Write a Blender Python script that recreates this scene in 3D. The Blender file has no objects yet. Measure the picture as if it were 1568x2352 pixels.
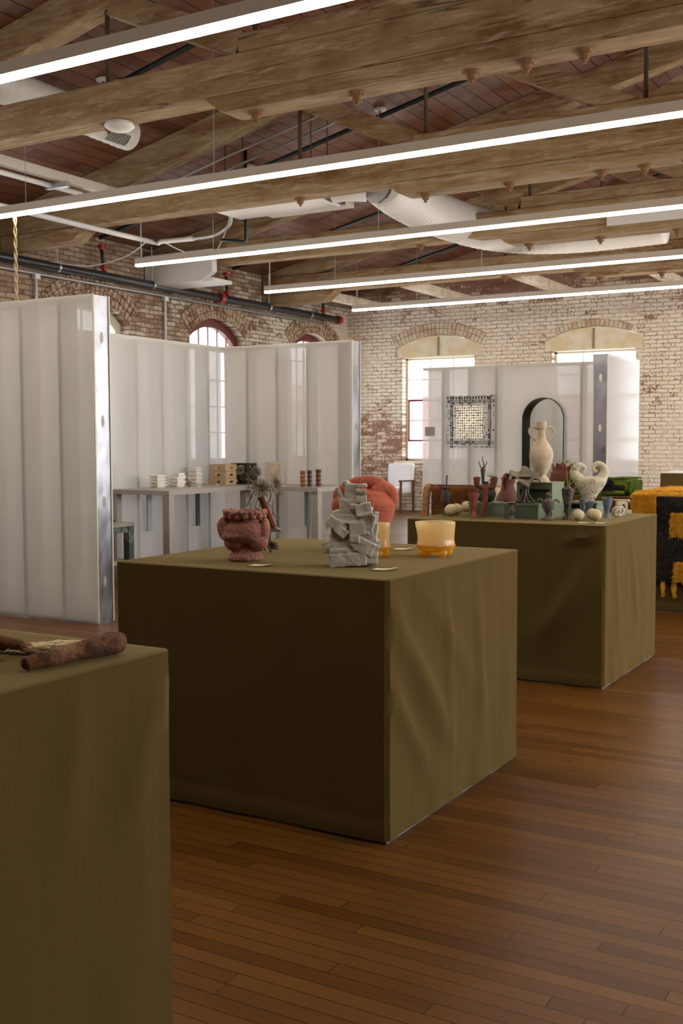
import bpy, bmesh, math, random
from mathutils import Vector, Matrix, noise
random.seed(7)
PI = math.pi
SC = bpy.context.scene
COL = SC.collection
R = math.radians

# ------------------------------------------------------------------ camera
YAW = R(30.29); PITCH = R(3.69)
cam_data = bpy.data.cameras.new('camera')
cam_data.sensor_fit = 'VERTICAL'; cam_data.sensor_height = 36.0
cam_data.lens = 2502.0 / 2352.0 * 36.0
cam_data.clip_start = 0.05; cam_data.clip_end = 300
cam_data.dof.use_dof = True; cam_data.dof.focus_distance = 3.9; cam_data.dof.aperture_fstop = 9.0
cam = bpy.data.objects.new('camera', cam_data); COL.objects.link(cam)
_f = Vector((-math.sin(YAW)*math.cos(PITCH), math.cos(YAW)*math.cos(PITCH), -math.sin(PITCH)))
_r = Vector((math.cos(YAW), math.sin(YAW), 0)); _u = _r.cross(_f)
_rol = -0.0026
_r, _u = _r*math.cos(_rol)+_u*math.sin(_rol), -_r*math.sin(_rol)+_u*math.cos(_rol)
m = Matrix((( _r.x, _u.x, -_f.x, 0), (_r.y, _u.y, -_f.y, 0), (_r.z, _u.z, -_f.z, 1.37), (0, 0, 0, 1)))
cam.matrix_world = m
SC.camera = cam
# ------------------------------------------------------------------ view, world, lights
SC.view_settings.view_transform = 'Standard'; SC.view_settings.look = 'None'
SC.view_settings.gamma = 1.0; SC.view_settings.use_curve_mapping = False
SC.view_settings.exposure = 0.36
SC.cycles.max_bounces = 9; SC.cycles.diffuse_bounces = 5; SC.cycles.glossy_bounces = 3
SC.cycles.transmission_bounces = 6; SC.cycles.transparent_max_bounces = 14
SC.cycles.sample_clamp_indirect = 6.0; SC.cycles.caustics_refractive = False; SC.cycles.caustics_reflective = False
SC.cycles.use_denoising = True
W_STRENGTH = 5.0; LED = 23.0; SIDE = 115.0
wd = bpy.data.worlds.new('world'); SC.world = wd; wd.use_nodes = True
bg = wd.node_tree.nodes['Background']; bg.inputs[0].default_value = (0.93, 0.955, 1.0, 1); bg.inputs[1].default_value = W_STRENGTH
XL, XR, YB, YF = -11.24, 5.66, 19.5, -4.5          # room
LW_Y = [2.88, 5.95, 9.02, 12.05, 15.10, 18.17]     # window centres in the left and right walls
BW_X = [-9.20, -6.10, -3.0, 0.1, 3.2]              # window centres in the back wall
def area(name, loc, rot, sx, sy, power, col, portal=False):
    l = bpy.data.lights.new(name, 'AREA'); l.shape = 'RECTANGLE'; l.size = sx; l.size_y = sy
    l.energy = power; l.color = col; l.cycles.is_portal = portal
    o = bpy.data.objects.new(name, l); COL.objects.link(o); o.location = loc; o.rotation_euler = rot
    return o
for y in LW_Y[1:]:                                   # daylight through the windows of the right wall
    area('window_daylight', (XR+0.10, y, 2.05), (0, R(90), 0), 2.2, 1.45, SIDE, (1.0, 0.97, 0.93))
for x in BW_X:
    area('window_portal', (x, YB+0.38, 2.0), (R(-90), 0, 0), 1.6, 2.2, 1, (1, 1, 1), True)
for y in LW_Y[1:]:
    area('window_portal', (XL-0.38, y, 2.2), (0, R(-90), 0), 2.6, 1.6, 1, (1, 1, 1), True)

# ------------------------------------------------------------------ node material helpers
class M:
    def __init__(s, name, rough=0.6, metal=0.0, spec=0.5):
        s.m = bpy.data.materials.new(name); s.m.use_nodes = True
        s.t = s.m.node_tree; s.b = s.t.nodes['Principled BSDF']
        s.b.inputs['Roughness'].default_value = rough; s.b.inputs['Metallic'].default_value = metal
        s.b.inputs['Specular IOR Level'].default_value = spec
        s.out = s.t.nodes['Material Output']
    def n(s, typ, **kw):
        nd = s.t.nodes.new(typ)
        for k, v in kw.items():
            if k.startswith('i_'):
                nd.inputs[k[2:].replace('_', ' ')].default_value = v
            else: setattr(nd, k, v)
        return nd
    def l(s, a, b): s.t.links.new(a, b)
    def coord(s, scale=(1, 1, 1), rot=(0, 0, 0), kind='Object'):
        tc = s.n('ShaderNodeTexCoord'); mp = s.n('ShaderNodeMapping')
        mp.inputs['Scale'].default_value = scale; mp.inputs['Rotation'].default_value = rot
        s.l(tc.outputs[kind], mp.inputs['Vector']); return mp.outputs['Vector']
    def world(s, scale=(1, 1, 1)):
        g = s.n('ShaderNodeNewGeometry'); mp = s.n('ShaderNodeMapping'); mp.inputs['Scale'].default_value = scale
        s.l(g.outputs['Position'], mp.inputs['Vector']); return mp.outputs['Vector']
    def noise(s, vec, scale, detail=4, rough=0.55, dist=0.0):
        nd = s.n('ShaderNodeTexNoise'); s.l(vec, nd.inputs['Vector'])
        nd.inputs['Scale'].default_value = scale; nd.inputs['Detail'].default_value = detail
        nd.inputs['Roughness'].default_value = rough; nd.inputs['Distortion'].default_value = dist
        return nd.outputs['Fac']
    def ramp(s, fac, stops):
        r = s.n('ShaderNodeValToRGB'); s.l(fac, r.inputs['Fac']); e = r.color_ramp.elements
        while len(e) < len(stops): e.new(0.5)
        for el, (p, c) in zip(e, stops):
            el.position = p; el.color = (c[0], c[1], c[2], 1) if hasattr(c, '__len__') else (c, c, c, 1)
        return r.outputs['Color']
    def mix(s, fac, a, b, blend='MIX'):
        nd = s.n('ShaderNodeMix', data_type='RGBA', blend_type=blend)
        for v, i in ((fac, 0), (a, 6), (b, 7)):
            if hasattr(v, 'links'): s.l(v, nd.inputs[i])
            elif i == 0: nd.inputs[0].default_value = v
            else: nd.inputs[i].default_value = (v[0], v[1], v[2], 1)
        return nd.outputs[2]
    def math(s, op, a, b=0.0, clamp=False):
        nd = s.n('ShaderNodeMath', operation=op, use_clamp=clamp)
        for v, i in ((a, 0), (b, 1)):
            if hasattr(v, 'links'): s.l(v, nd.inputs[i])
            else: nd.inputs[i].default_value = v
        return nd.outputs[0]
    def color(s, c):
        if hasattr(c, 'links'): s.l(c, s.b.inputs['Base Color'])
        else: s.b.inputs['Base Color'].default_value = (c[0], c[1], c[2], 1)
        return s
    def bump(s, h, strength=0.4, dist=0.01):
        b = s.n('ShaderNodeBump'); b.inputs['Strength'].default_value = strength; b.inputs['Distance'].default_value = dist
        s.l(h, b.inputs['Height']); s.l(b.outputs['Normal'], s.b.inputs['Normal']); return s

def plain(name, c, rough=0.6, metal=0.0, var=0.12, nscale=12, bump=0.0, bscale=60, bdist=0.003, spec=0.5):
    k = M(name, rough, metal, spec); v = k.coord()
    f = k.noise(v, nscale, 4)
    k.color(k.mix(f, [x*(1-var) for x in c], [min(1, x*(1+var)) for x in c]))
    if bump: k.bump(k.noise(v, bscale, 3), bump, bdist)
    return k.m

def brick_mat(name, axis, mode):
    k = M(name, 0.85, spec=0.25)
    p = k.world(); sep = k.n('ShaderNodeSeparateXYZ'); k.l(p, sep.inputs[0])
    cb = k.n('ShaderNodeCombineXYZ'); k.l(sep.outputs[0 if axis == 'x' else 1], cb.inputs[0]); k.l(sep.outputs[2], cb.inputs[1])
    wob = k.noise(cb.outputs[0], 9, 3)
    v2 = k.n('ShaderNodeVectorMath', operation='ADD'); sc = k.n('ShaderNodeVectorMath', operation='SCALE'); sc.inputs[3].default_value = 0.030
    nz = k.n('ShaderNodeTexNoise'); nz.inputs['Scale'].default_value = 8; k.l(cb.outputs[0], nz.inputs['Vector'])
    k.l(nz.outputs['Color'], sc.inputs[0]); k.l(cb.outputs[0], v2.inputs[0]); k.l(sc.outputs[0], v2.inputs[1])
    br = k.n('ShaderNodeTexBrick', offset=0.5, squash=1.0); k.l(v2.outputs[0], br.inputs['Vector'])
    br.inputs['Scale'].default_value = 1.0; br.inputs['Brick Width'].default_value = 0.215; br.inputs['Row Height'].default_value = 0.072
    br.inputs['Mortar Size'].default_value = 0.008; br.inputs['Mortar Smooth'].default_value = 0.35; br.inputs['Bias'].default_value = 0.0
    br.inputs['Color1'].default_value = (0, 0, 0, 1); br.inputs['Color2'].default_value = (1, 1, 1, 1); br.inputs['Mortar'].default_value = (0.5, 0.5, 0.5, 1)
    perbrick = br.outputs['Color']; mort = br.outputs['Fac']
    n1 = k.noise(cb.outputs[0], 0.75, 3, 0.6); n2 = k.noise(cb.outputs[0], 5.5, 5, 0.65); n3 = k.noise(cb.outputs[0], 28, 4, 0.7)
    if mode == 'back':
        raw = k.mix(perbrick, (0.22, 0.085, 0.05), (0.40, 0.20, 0.13))
        raw = k.mix(k.ramp(n3, [(0.35, 0), (0.75, 1)]), raw, (0.45, 0.30, 0.22))
        mortc = (0.30, 0.22, 0.155)
        paint = k.mix(n1, (0.74, 0.66, 0.52), (0.86, 0.79, 0.68))
        paint = k.mix(k.ramp(n2, [(0.50, 0), (0.66, 0.8)]), paint, (0.68, 0.50, 0.38))
    else:
        raw = k.mix(perbrick, (0.17, 0.070, 0.042), (0.47, 0.36, 0.25))
        raw = k.mix(k.ramp(n2, [(0.40, 0), (0.62, 0.75)]), raw, (0.42, 0.32, 0.215))
        raw = k.mix(k.ramp(n3, [(0.45, 0), (0.8, 0.8)]), raw, (0.22, 0.115, 0.075))
        mortc = (0.125, 0.10, 0.068)
        paint = k.mix(n1, (0.52, 0.45, 0.34), (0.70, 0.63, 0.53))
    wall = k.mix(mort, raw, mortc)
    # paint mask: 1 painted, eroded by noise, gone in mortar joints and in patches
    zz = sep.outputs[2]; uu = sep.outputs[0 if axis == 'x' else 1]
    a = k.math('ADD', k.math('MULTIPLY', n1, 1.1), k.math('MULTIPLY', n2, 1.0))
    a = k.math('ADD', a, k.math('MULTIPLY', k.math('SUBTRACT', n3, 0.5), 1.5))
    a = k.math('ADD', a, k.math('MULTIPLY', k.math('SUBTRACT', perbrick, 0.5), 0.34))
    a = k.math('SUBTRACT', a, k.math('MULTIPLY', mort, 0.30))
    if mode == 'back':
        hi = k.math('MULTIPLY', k.math('SUBTRACT', zz, 3.75, True), 0.85)
        a = k.math('SUBTRACT', a, hi)
        lw = k.math('MULTIPLY', k.math('SUBTRACT', -8.9, uu, True), 0.30)
        lz = k.math('MULTIPLY', k.math('SUBTRACT', 2.6, zz, True), lw)
        a = k.math('SUBTRACT', a, lz)
        mask = k.ramp(a, [(0.70, 0), (0.80, 1)])
    else:
        g = k.math('MULTIPLY', k.math('SUBTRACT', uu, 14.6, False), 0.07)
        a = k.math('ADD', a, g); a = k.math('SUBTRACT', a, k.math('MULTIPLY', k.math('SUBTRACT', zz, 3.5, True), 0.5))
        mask = k.ramp(a, [(0.99, 0), (1.15, 1)])
    pc = k.mix(k.math('MULTIPLY', mort, 0.22), paint, (0.38, 0.29, 0.21))
    k.color(k.mix(mask, wall, pc))
    h = k.math('ADD', k.math('MULTIPLY', k.math('SUBTRACT', 1.0, mort), 1.0), k.math('MULTIPLY', n3, 0.5))
    h = k.math('ADD', h, k.math('MULTIPLY', mask, 0.25))
    k.bump(h, 0.7, 0.012); return k.m

def timber_mat(name, grain='x', tone=1.0, pale=0.0):
    k = M(name, 0.8, spec=0.25)
    sc = {'x': (0.35, 4, 4), 'y': (4, 0.35, 4)}[grain]
    v = k.world(sc); n1 = k.noise(v, 1.3, 6, 0.62, 0.3); v2 = k.world({'x': (1.2, 9, 9), 'y': (9, 1.2, 9)}[grain]); n2 = k.noise(v2, 2.2, 6, 0.7, 0.4)
    v3 = k.world({'x': (0.16, 3.2, 3.2), 'y': (3.2, 0.16, 3.2)}[grain]); n3 = k.noise(v3, 1.6, 2, 0.4, 0.2)
    v4 = k.world(); n4 = k.noise(v4, 2.6, 5, 0.65)
    A = (0.35*tone, 0.245*tone, 0.130*tone); B = (0.175*tone, 0.090*tone, 0.032*tone); P = (0.53*tone, 0.43*tone, 0.29*tone)
    f = k.math('ADD', k.math('MULTIPLY', n1, 0.6), k.math('MULTIPLY', n4, 0.4))
    c = k.mix(k.ramp(f, [(0.38, 0), (0.56, 1)]), B, A)
    c = k.mix(k.ramp(n2, [(0.50-0.08*pale, 0), (0.72-0.08*pale, 0.85)]), c, P)
    crack = k.ramp(n3, [(0.490, 0), (0.4975, 1), (0.5025, 1), (0.510, 0)])
    ck = k.math('MULTIPLY', crack, k.ramp(n4, [(0.45, 0), (0.6, 1)]))
    c = k.mix(k.math('MULTIPLY', ck, 0.8), c, (0.03, 0.017, 0.008))
    k.color(c); k.bump(k.math('SUBTRACT', n2, ck), 0.5, 0.01); return k.m

def roof_mat():
    k = M('roof_planks', 0.5, spec=0.35)
    p = k.world(); sep = k.n('ShaderNodeSeparateXYZ'); k.l(p, sep.inputs[0])
    cb = k.n('ShaderNodeCombineXYZ'); k.l(sep.outputs[1], cb.inputs[0]); k.l(sep.outputs[0], cb.inputs[1])
    br = k.n('ShaderNodeTexBrick', offset=0.37); k.l(cb.outputs[0], br.inputs['Vector']); br.inputs['Scale'].default_value = 1
    br.inputs['Brick Width'].default_value = 3.1; br.inputs['Row Height'].default_value = 0.19; br.inputs['Mortar Size'].default_value = 0.006
    br.inputs['Color1'].default_value = (0, 0, 0, 1); br.inputs['Color2'].default_value = (1, 1, 1, 1); br.inputs['Mortar'].default_value = (0.5, 0.5, 0.5, 1)
    n1 = k.noise(k.world((3.5, 0.6, 1)), 1.2, 6, 0.65, 0.5); n2 = k.noise(p, 1.1, 4, 0.6); n3 = k.noise(k.world((6, 2, 1)), 3, 5, 0.7, 1.0)
    c = k.mix(br.outputs['Color'], (0.085, 0.028, 0.012), (0.21, 0.080, 0.035))
    c = k.mix(k.ramp(n1, [(0.4, 0), (0.65, 0.8)]), c, (0.21, 0.085, 0.038))
    c = k.mix(k.ramp(n2, [(0.48, 0), (0.62, 0.7)]), c, (0.27, 0.175, 0.155))
    c = k.mix(k.ramp(n3, [(0.62, 0), (0.7, 0.85)]), c, (0.035, 0.014, 0.008))
    c = k.mix(br.outputs['Fac'], c, (0.008, 0.004, 0.003))
    k.color(c); k.bump(k.math('SUBTRACT', n1, br.outputs['Fac']), 0.5, 0.01); return k.m

def floor_mat():
    k = M('floor_strips', 0.34, spec=0.13)
    p = k.world(); sp = k.n('ShaderNodeSeparateXYZ'); k.l(p, sp.inputs[0])
    row = k.math('FLOOR', k.math('DIVIDE', sp.outputs[1], 0.0585)); wn_ = k.n('ShaderNodeTexWhiteNoise', noise_dimensions='1D'); k.l(row, wn_.inputs['W'])
    cb_ = k.n('ShaderNodeCombineXYZ'); k.l(k.math('ADD', sp.outputs[0], k.math('MULTIPLY', wn_.outputs['Value'], 9.7)), cb_.inputs[0]); k.l(sp.outputs[1], cb_.inputs[1])
    br = k.n('ShaderNodeTexBrick', offset=0.0, offset_frequency=2); k.l(cb_.outputs[0], br.inputs['Vector']); br.inputs['Scale'].default_value = 1
    br.inputs['Brick Width'].default_value = 1.15; br.inputs['Row Height'].default_value = 0.0585; br.inputs['Mortar Size'].default_value = 0.0017
    br.inputs['Mortar Smooth'].default_value = 0.2
    br.inputs['Color1'].default_value = (0, 0, 0, 1); br.inputs['Color2'].default_value = (1, 1, 1, 1); br.inputs['Mortar'].default_value = (0.4, 0.4, 0.4, 1)
    n1 = k.noise(k.world((1.2, 18, 1)), 2.2, 5, 0.65, 0.3); n2 = k.noise(p, 0.9, 4, 0.6); n3 = k.noise(k.world((1, 3.5, 1)), 5, 4, 0.7)
    c = k.mix(br.outputs['Color'], (0.075, 0.028, 0.0050), (0.175, 0.076, 0.0165))
    c = k.mix(k.ramp(n1, [(0.35, 0), (0.7, 0.65)]), c, (0.160, 0.056, 0.0085))
    c = k.mix(k.ramp(n2, [(0.45, 0), (0.68, 0.6)]), c, (0.075, 0.036, 0.011))
    c = k.mix(k.ramp(n3, [(0.66, 0), (0.76, 0.5)]), c, (0.05, 0.022, 0.010))
    c = k.mix(br.outputs['Fac'], c, (0.018, 0.008, 0.004)); k.color(c)
    r = k.math('ADD', 0.24, k.math('MULTIPLY', n2, 0.20)); k.l(r, k.b.inputs['Roughness'])
    k.bump(k.math('SUBTRACT', k.math('MULTIPLY', n1, 0.12), br.outputs['Fac']), 0.30, 0.003); return k.m

def skin_mat():
    k = M('panel_sheet', 0.25)
    v = k.coord(); n1 = k.noise(v, 40, 2)
    t = k.t
    dif = k.n('ShaderNodeBsdfDiffuse'); dif.inputs['Color'].default_value = (0.92, 0.90, 0.86, 1)
    tr = k.n('ShaderNodeBsdfTranslucent'); tr.inputs['Color'].default_value = (0.96, 0.95, 0.94, 1)
    tp = k.n('ShaderNodeBsdfTransparent'); tp.inputs['Color'].default_value = (0.97, 0.975, 0.98, 1)
    gl = k.n('ShaderNodeBsdfGlossy'); gl.inputs['Roughness'].default_value = 0.12
    b = k.n('ShaderNodeBump'); b.inputs['Strength'].default_value = 0.08; b.inputs['Distance'].default_value = 0.002
    k.l(n1, b.inputs['Height']); k.l(b.outputs[0], gl.inputs['Normal'])
    m1 = k.n('ShaderNodeMixShader'); m1.inputs[0].default_value = 0.62; k.l(dif.outputs[0], m1.inputs[1]); k.l(tr.outputs[0], m1.inputs[2])
    m2 = k.n('ShaderNodeMixShader'); m2.inputs[0].default_value = 0.46; k.l(m1.outputs[0], m2.inputs[1]); k.l(tp.outputs[0], m2.inputs[2])
    lw = k.n('ShaderNodeLayerWeight'); fr = k.math('ADD', 0.03, k.math('MULTIPLY', k.math('POWER', lw.outputs['Facing'], 3.5), 0.22))
    m3 = k.n('ShaderNodeMixShader'); k.l(fr, m3.inputs[0]); k.l(m2.outputs[0], m3.inputs[1]); k.l(gl.outputs[0], m3.inputs[2])
    k.l(m3.outputs[0], k.out.inputs['Surface']); return k.m

def glass_mat():
    k = M('window_glass'); tp = k.n('ShaderNodeBsdfTransparent'); gl = k.n('ShaderNodeBsdfGlossy'); gl.inputs['Roughness'].default_value = 0.02
    lw = k.n('ShaderNodeLayerWeight'); fr = k.math('ADD', 0.03, k.math('MULTIPLY', k.math('POWER', lw.outputs['Facing'], 4.0), 0.5)); mx = k.n('ShaderNodeMixShader')
    k.l(fr, mx.inputs[0]); k.l(tp.outputs[0], mx.inputs[1]); k.l(gl.outputs[0], mx.inputs[2]); k.l(mx.outputs[0], k.out.inputs['Surface']); return k.m

def emit_mat(name, c, st):
    k = M(name); e = k.n('ShaderNodeEmission'); e.inputs[0].default_value = (c[0], c[1], c[2], 1); e.inputs[1].default_value = st
    k.l(e.outputs[0], k.out.inputs['Surface']); return k.m

def cloth_mat():
    k = M('olive_cloth', 0.95, spec=0.03)
    v = k.coord(); n1 = k.noise(v, 3, 4); n2 = k.noise(k.coord((60, 60, 9)), 6, 3)
    c = k.mix(n1, (0.098, 0.065, 0.021), (0.122, 0.083, 0.029)); c = k.mix(k.math('MULTIPLY', n2, 0.45), c, (0.070, 0.046, 0.014))
    k.color(c);     k.b.inputs['Sheen Weight'].default_value = 0.30; k.b.inputs['Sheen Tint'].default_value = (0.62, 0.50, 0.24, 1); k.b.inputs['Sheen Roughness'].default_value = 0.45
    k.bump(k.math('ADD', k.noise(v, 420, 2), k.math('MULTIPLY', k.noise(k.coord((22, 22, 1.6)), 1.0, 4, 0.6), 3.0)), 0.30, 0.0022); return k.m

def metal_mat():
    k = M('galvanised_steel', 0.3, 1.0)
    v = k.coord((1, 1, 0.6)); n1 = k.noise(v, 7, 3, 0.5, 0.4); k.color(k.mix(n1, (0.22, 0.23, 0.26), (0.46, 0.47, 0.51)))
    k.l(k.math('ADD', 0.18, k.math('MULTIPLY', n1, 0.3)), k.b.inputs['Roughness']); k.bump(k.noise(k.coord((1, 1, 0.55)), 4.5, 2, 0.4), 0.35, 0.05); return k.m

def mottled(name, c1, c2, c3=None, scale=40, rough=0.75, bump=0.5, bdist=0.003, thr=0.5):
    k = M(name, rough, spec=0.3); v = k.coord(); n1 = k.noise(v, scale, 4, 0.65); n0 = k.noise(v, scale*0.16, 3)
    f = k.math('ADD', n1, k.math('MULTIPLY', k.math('SUBTRACT', n0, 0.5), 0.5))
    c = k.mix(k.ramp(f, [(thr-0.06, 0), (thr+0.08, 1)]), c1, c2)
    if c3: c = k.mix(k.ramp(k.noise(v, scale*0.45, 5, 0.7), [(0.55, 0), (0.62, 1)]), c, c3)
    k.color(c); k.bump(n1, bump, bdist); return k.m

MT = {}
MT['brick_back'] = brick_mat('painted_brick_back', 'x', 'back'); MT['brick_left'] = brick_mat('bare_brick_left', 'y', 'left')
MT['timber'] = timber_mat('old_timber', 'x', 1.05); MT['timber_y'] = timber_mat('old_timber_along', 'y', 1.35, 1.0)
MT['roof'] = roof_mat(); MT['floor'] = floor_mat(); MT['skin'] = skin_mat(); MT['glass'] = glass_mat()
MT['cloth'] = cloth_mat(); MT['metal'] = metal_mat()
MT['led'] = emit_mat('led_diffuser', (1.0, 0.90, 0.76), LED)
MT['white'] = plain('white_painted_metal', (0.72, 0.70, 0.66), 0.45, var=0.05)
MT['beige'] = plain('beige_painted_metal', (0.60, 0.54, 0.46), 0.5, var=0.06)
MT['trackw'] = plain('panel_track', (0.70, 0.66, 0.58), 0.5, var=0.04)
MT['stud'] = plain('stud_steel', (0.52, 0.50, 0.46), 0.55, 0.2, var=0.1)
MT['iron'] = plain('rusty_iron', (0.10, 0.065, 0.04), 0.7, 0.3, var=0.3, bump=0.4)
MT['bolt'] = plain('rusty_bolt', (0.22, 0.11, 0.045), 0.8, 0.1, var=0.35, bump=0.6, bdist=0.006)
MT['pipe'] = plain('dark_steel_pipe', (0.055, 0.058, 0.065), 0.35, 0.6, var=0.2)
MT['blackpipe'] = plain('black_sprinkler_pipe', (0.012, 0.018, 0.017), 0.4, 0.2)
MT['red'] = plain('red_coupling', (0.38, 0.03, 0.02), 0.45)
MT['pvc'] = plain('white_plastic_pipe', (0.68, 0.67, 0.66), 0.4, var=0.04)
MT['conduit'] = plain('grey_conduit', (0.45, 0.46, 0.47), 0.35, 0.7)
MT['maroon'] = plain('maroon_paint', (0.12, 0.018, 0.014), 0.45, var=0.15)
MT['cream'] = plain('cream_paint', (0.62, 0.56, 0.43), 0.6, var=0.08, nscale=4)
MT['ochre'] = mottled('stained_cream_paint', (0.78, 0.72, 0.58), (0.72, 0.60, 0.38), None, 3, 0.75, 0.2)
MT['archbrick'] = mottled('arch_brick_painted', (0.66, 0.58, 0.44), (0.52, 0.36, 0.25), None, 9, 0.85, 0.5)
MT['archbrick_b'] = mottled('arch_brick_bare', (0.45, 0.35, 0.235), (0.20, 0.10, 0.065), None, 16, 0.85, 0.5)
MT['mortar'] = plain('old_mortar', (0.30, 0.23, 0.13), 0.9, var=0.2)
MT['mortar_b'] = plain('dark_mortar', (0.12, 0.09, 0.06), 0.9, var=0.2)
MT['whitebase'] = plain('grey_base_board', (0.22, 0.21, 0.22), 0.5)
MT['card'] = plain('cream_card', (0.78, 0.70, 0.48), 0.6, var=0.03)
MT['cardw'] = plain('white_card', (0.82, 0.80, 0.74), 0.6, var=0.03)
MT['grey_clay'] = mottled('grey_clay', (0.47, 0.455, 0.42), (0.55, 0.52, 0.44), None, 14, 0.9, 0.25, 0.002)
MT['coral'] = mottled('coral_glaze', (0.50, 0.125, 0.070), (0.57, 0.160, 0.092), None, 150, 0.75, 1.0, 0.006)
MT['urn'] = mottled('crackled_pink_glaze', (0.52, 0.165, 0.105), (0.25, 0.125, 0.10), (0.40, 0.34, 0.34), 200, 0.8, 1.0, 0.004, 0.47)
MT['bronze'] = plain('pale_bronze', (0.25, 0.205, 0.15), 0.45, 0.45, var=0.45, nscale=60, bump=0.6, bscale=180, bdist=0.002)
MT['dark_bronze'] = plain('dark_bronze', (0.10, 0.085, 0.065), 0.45, 0.6, var=0.4, nscale=40, bump=0.5)
MT['redplank'] = plain('copper_red_plank', (0.30, 0.085, 0.05), 0.5, 0.1, var=0.2)
MT['olivebrass'] = plain('brassy_side', (0.13, 0.095, 0.012), 0.5, 0.2, var=0.2)
MT['terracotta'] = mottled('terracotta', (0.21, 0.072, 0.036), (0.16, 0.050, 0.026), None, 18, 0.8, 0.4)
MT['terracotta2'] = mottled('smoked_terracotta', (0.16, 0.07, 0.05), (0.24, 0.09, 0.055), None, 9, 0.7, 0.4)
MT['redclay'] = mottled('red_clay', (0.30, 0.10, 0.07), (0.23, 0.07, 0.05), None, 30, 0.85, 0.4)
MT['plum'] = mottled('plum_clay', (0.155, 0.052, 0.033), (0.19, 0.066, 0.042), None, 20, 0.8, 0.4)
MT['charcoal'] = mottled('charcoal_clay', (0.055, 0.052, 0.048), (0.085, 0.075, 0.065), None, 20, 0.7, 0.5)
MT['darkclay'] = mottled('grey_brown_clay', (0.10, 0.085, 0.075), (0.15, 0.12, 0.10), None, 45, 0.8, 0.8)
MT['olivegrey'] = mottled('olive_grey_bronze', (0.23, 0.195, 0.135), (0.16, 0.135, 0.095), None, 24, 0.55, 0.6)
MT['speckle'] = mottled('speckled_black_glaze', (0.035, 0.026, 0.02), (0.20, 0.16, 0.11), None, 110, 0.5, 1.0, 0.006, 0.54)
MT['sand'] = mottled('sand_stoneware', (0.62, 0.51, 0.36), (0.55, 0.43, 0.29), None, 22, 0.85, 0.35)
MT['bone'] = mottled('bone_clay', (0.66, 0.58, 0.45), (0.60, 0.52, 0.40), None, 30, 0.85, 0.4)
MT['egg'] = mottled('cream_stone', (0.66, 0.54, 0.34), (0.60, 0.48, 0.29), None, 60, 0.85, 0.3)
MT['blue'] = mottled('slate_blue_clay', (0.14, 0.17, 0.22), (0.18, 0.21, 0.255), None, 40, 0.8, 0.6)
MT['green'] = plain('sage_green_paint', (0.125, 0.165, 0.088), 0.5, var=0.10, bump=0.1)
MT['greend'] = plain('dark_sage_paint', (0.075, 0.105, 0.070), 0.55, var=0.1)
MT['black'] = plain('black_lacquer', (0.012, 0.013, 0.012), 0.35)
MT['wood_l'] = plain('pale_ply', (0.42, 0.30, 0.17), 0.6, var=0.15, nscale=20)
MT['wood_o'] = plain('orange_wood', (0.38, 0.15, 0.04), 0.5, var=0.2, nscale=30)
MT['wood_d'] = plain('walnut_wood', (0.13, 0.05, 0.022), 0.5, var=0.25, nscale=30)
MT['wood_dd'] = plain('dark_plum_wood', (0.075, 0.032, 0.025), 0.5, var=0.25)  # also paints the shade in cup hollows and a block's hole
MT['steel_desk'] = plain('brushed_steel_desk', (0.34, 0.31, 0.285), 0.5, 0.1, var=0.06)
MT['marble_w'] = mottled('white_marble', (0.78, 0.74, 0.68), (0.55, 0.52, 0.50), None, 30, 0.4, 0.0, thr=0.62)
MT['marble_g'] = mottled('green_marble', (0.035, 0.055, 0.045), (0.16, 0.17, 0.14), (0.30, 0.26, 0.20), 12, 0.3, 0.0, thr=0.58)
MT['stone_t'] = mottled('green_marble_top', (0.20, 0.21, 0.17), (0.30, 0.29, 0.24), None, 14, 0.35, 0.0)
MT['amber'] = None
def glassware(name, c, rough, tr=0.85):
    k = M(name, rough); k.color(c); k.b.inputs['Transmission Weight'].default_value = tr; k.b.inputs['IOR'].default_value = 1.4
    k.bump(k.noise(k.coord(), 25, 3), 0.15, 0.004); return k.m
def amberglass(name, c, tp, rough):
    k = M(name); t1 = k.n('ShaderNodeBsdfTranslucent'); t1.inputs['Color'].default_value = (*c, 1)
    d1 = k.n('ShaderNodeBsdfDiffuse'); d1.inputs['Color'].default_value = (*c, 1)
    r1 = k.n('ShaderNodeBsdfTransparent'); r1.inputs['Color'].default_value = (*[x**0.6 for x in c], 1)
    g1 = k.n('ShaderNodeBsdfGlossy'); g1.inputs['Roughness'].default_value = rough
    a1 = k.n('ShaderNodeMixShader'); a1.inputs[0].default_value = 0.3; k.l(t1.outputs[0], a1.inputs[1]); k.l(d1.outputs[0], a1.inputs[2])
    a2 = k.n('ShaderNodeMixShader'); a2.inputs[0].default_value = tp; k.l(a1.outputs[0], a2.inputs[1]); k.l(r1.outputs[0], a2.inputs[2])
    a3 = k.n('ShaderNodeMixShader'); a3.inputs[0].default_value = 0.07; k.l(a2.outputs[0], a3.inputs[1]); k.l(g1.outputs[0], a3.inputs[2])
    k.l(a3.outputs[0], k.out.inputs['Surface']); return k.m
MT['amber_p'] = amberglass('pale_amber_glass', (0.95, 0.80, 0.50), 0.42, 0.35)
MT['amber_d'] = amberglass('deep_amber_glass', (0.98, 0.64, 0.10), 0.30, 0.2)
MT['greenglass'] = glassware('olive_green_glass', (0.10, 0.14, 0.03), 0.15, 0.5)
MT['clear'] = glassware('clear_glass', (0.9, 0.93, 0.93), 0.05, 0.95)
MT['fur_o'] = mottled('rust_fur', (0.20, 0.075, 0.018), (0.105, 0.036, 0.010), None, 26, 0.95, 1.0, 0.012)
MT['fur_edge'] = mottled('rust_fur_light', (0.42, 0.21, 0.09), (0.26, 0.11, 0.04), None, 40, 0.95, 1.0, 0.012)
MT['whitefab'] = plain('white_upholstery', (0.80, 0.80, 0.84), 0.9, var=0.03)
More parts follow.
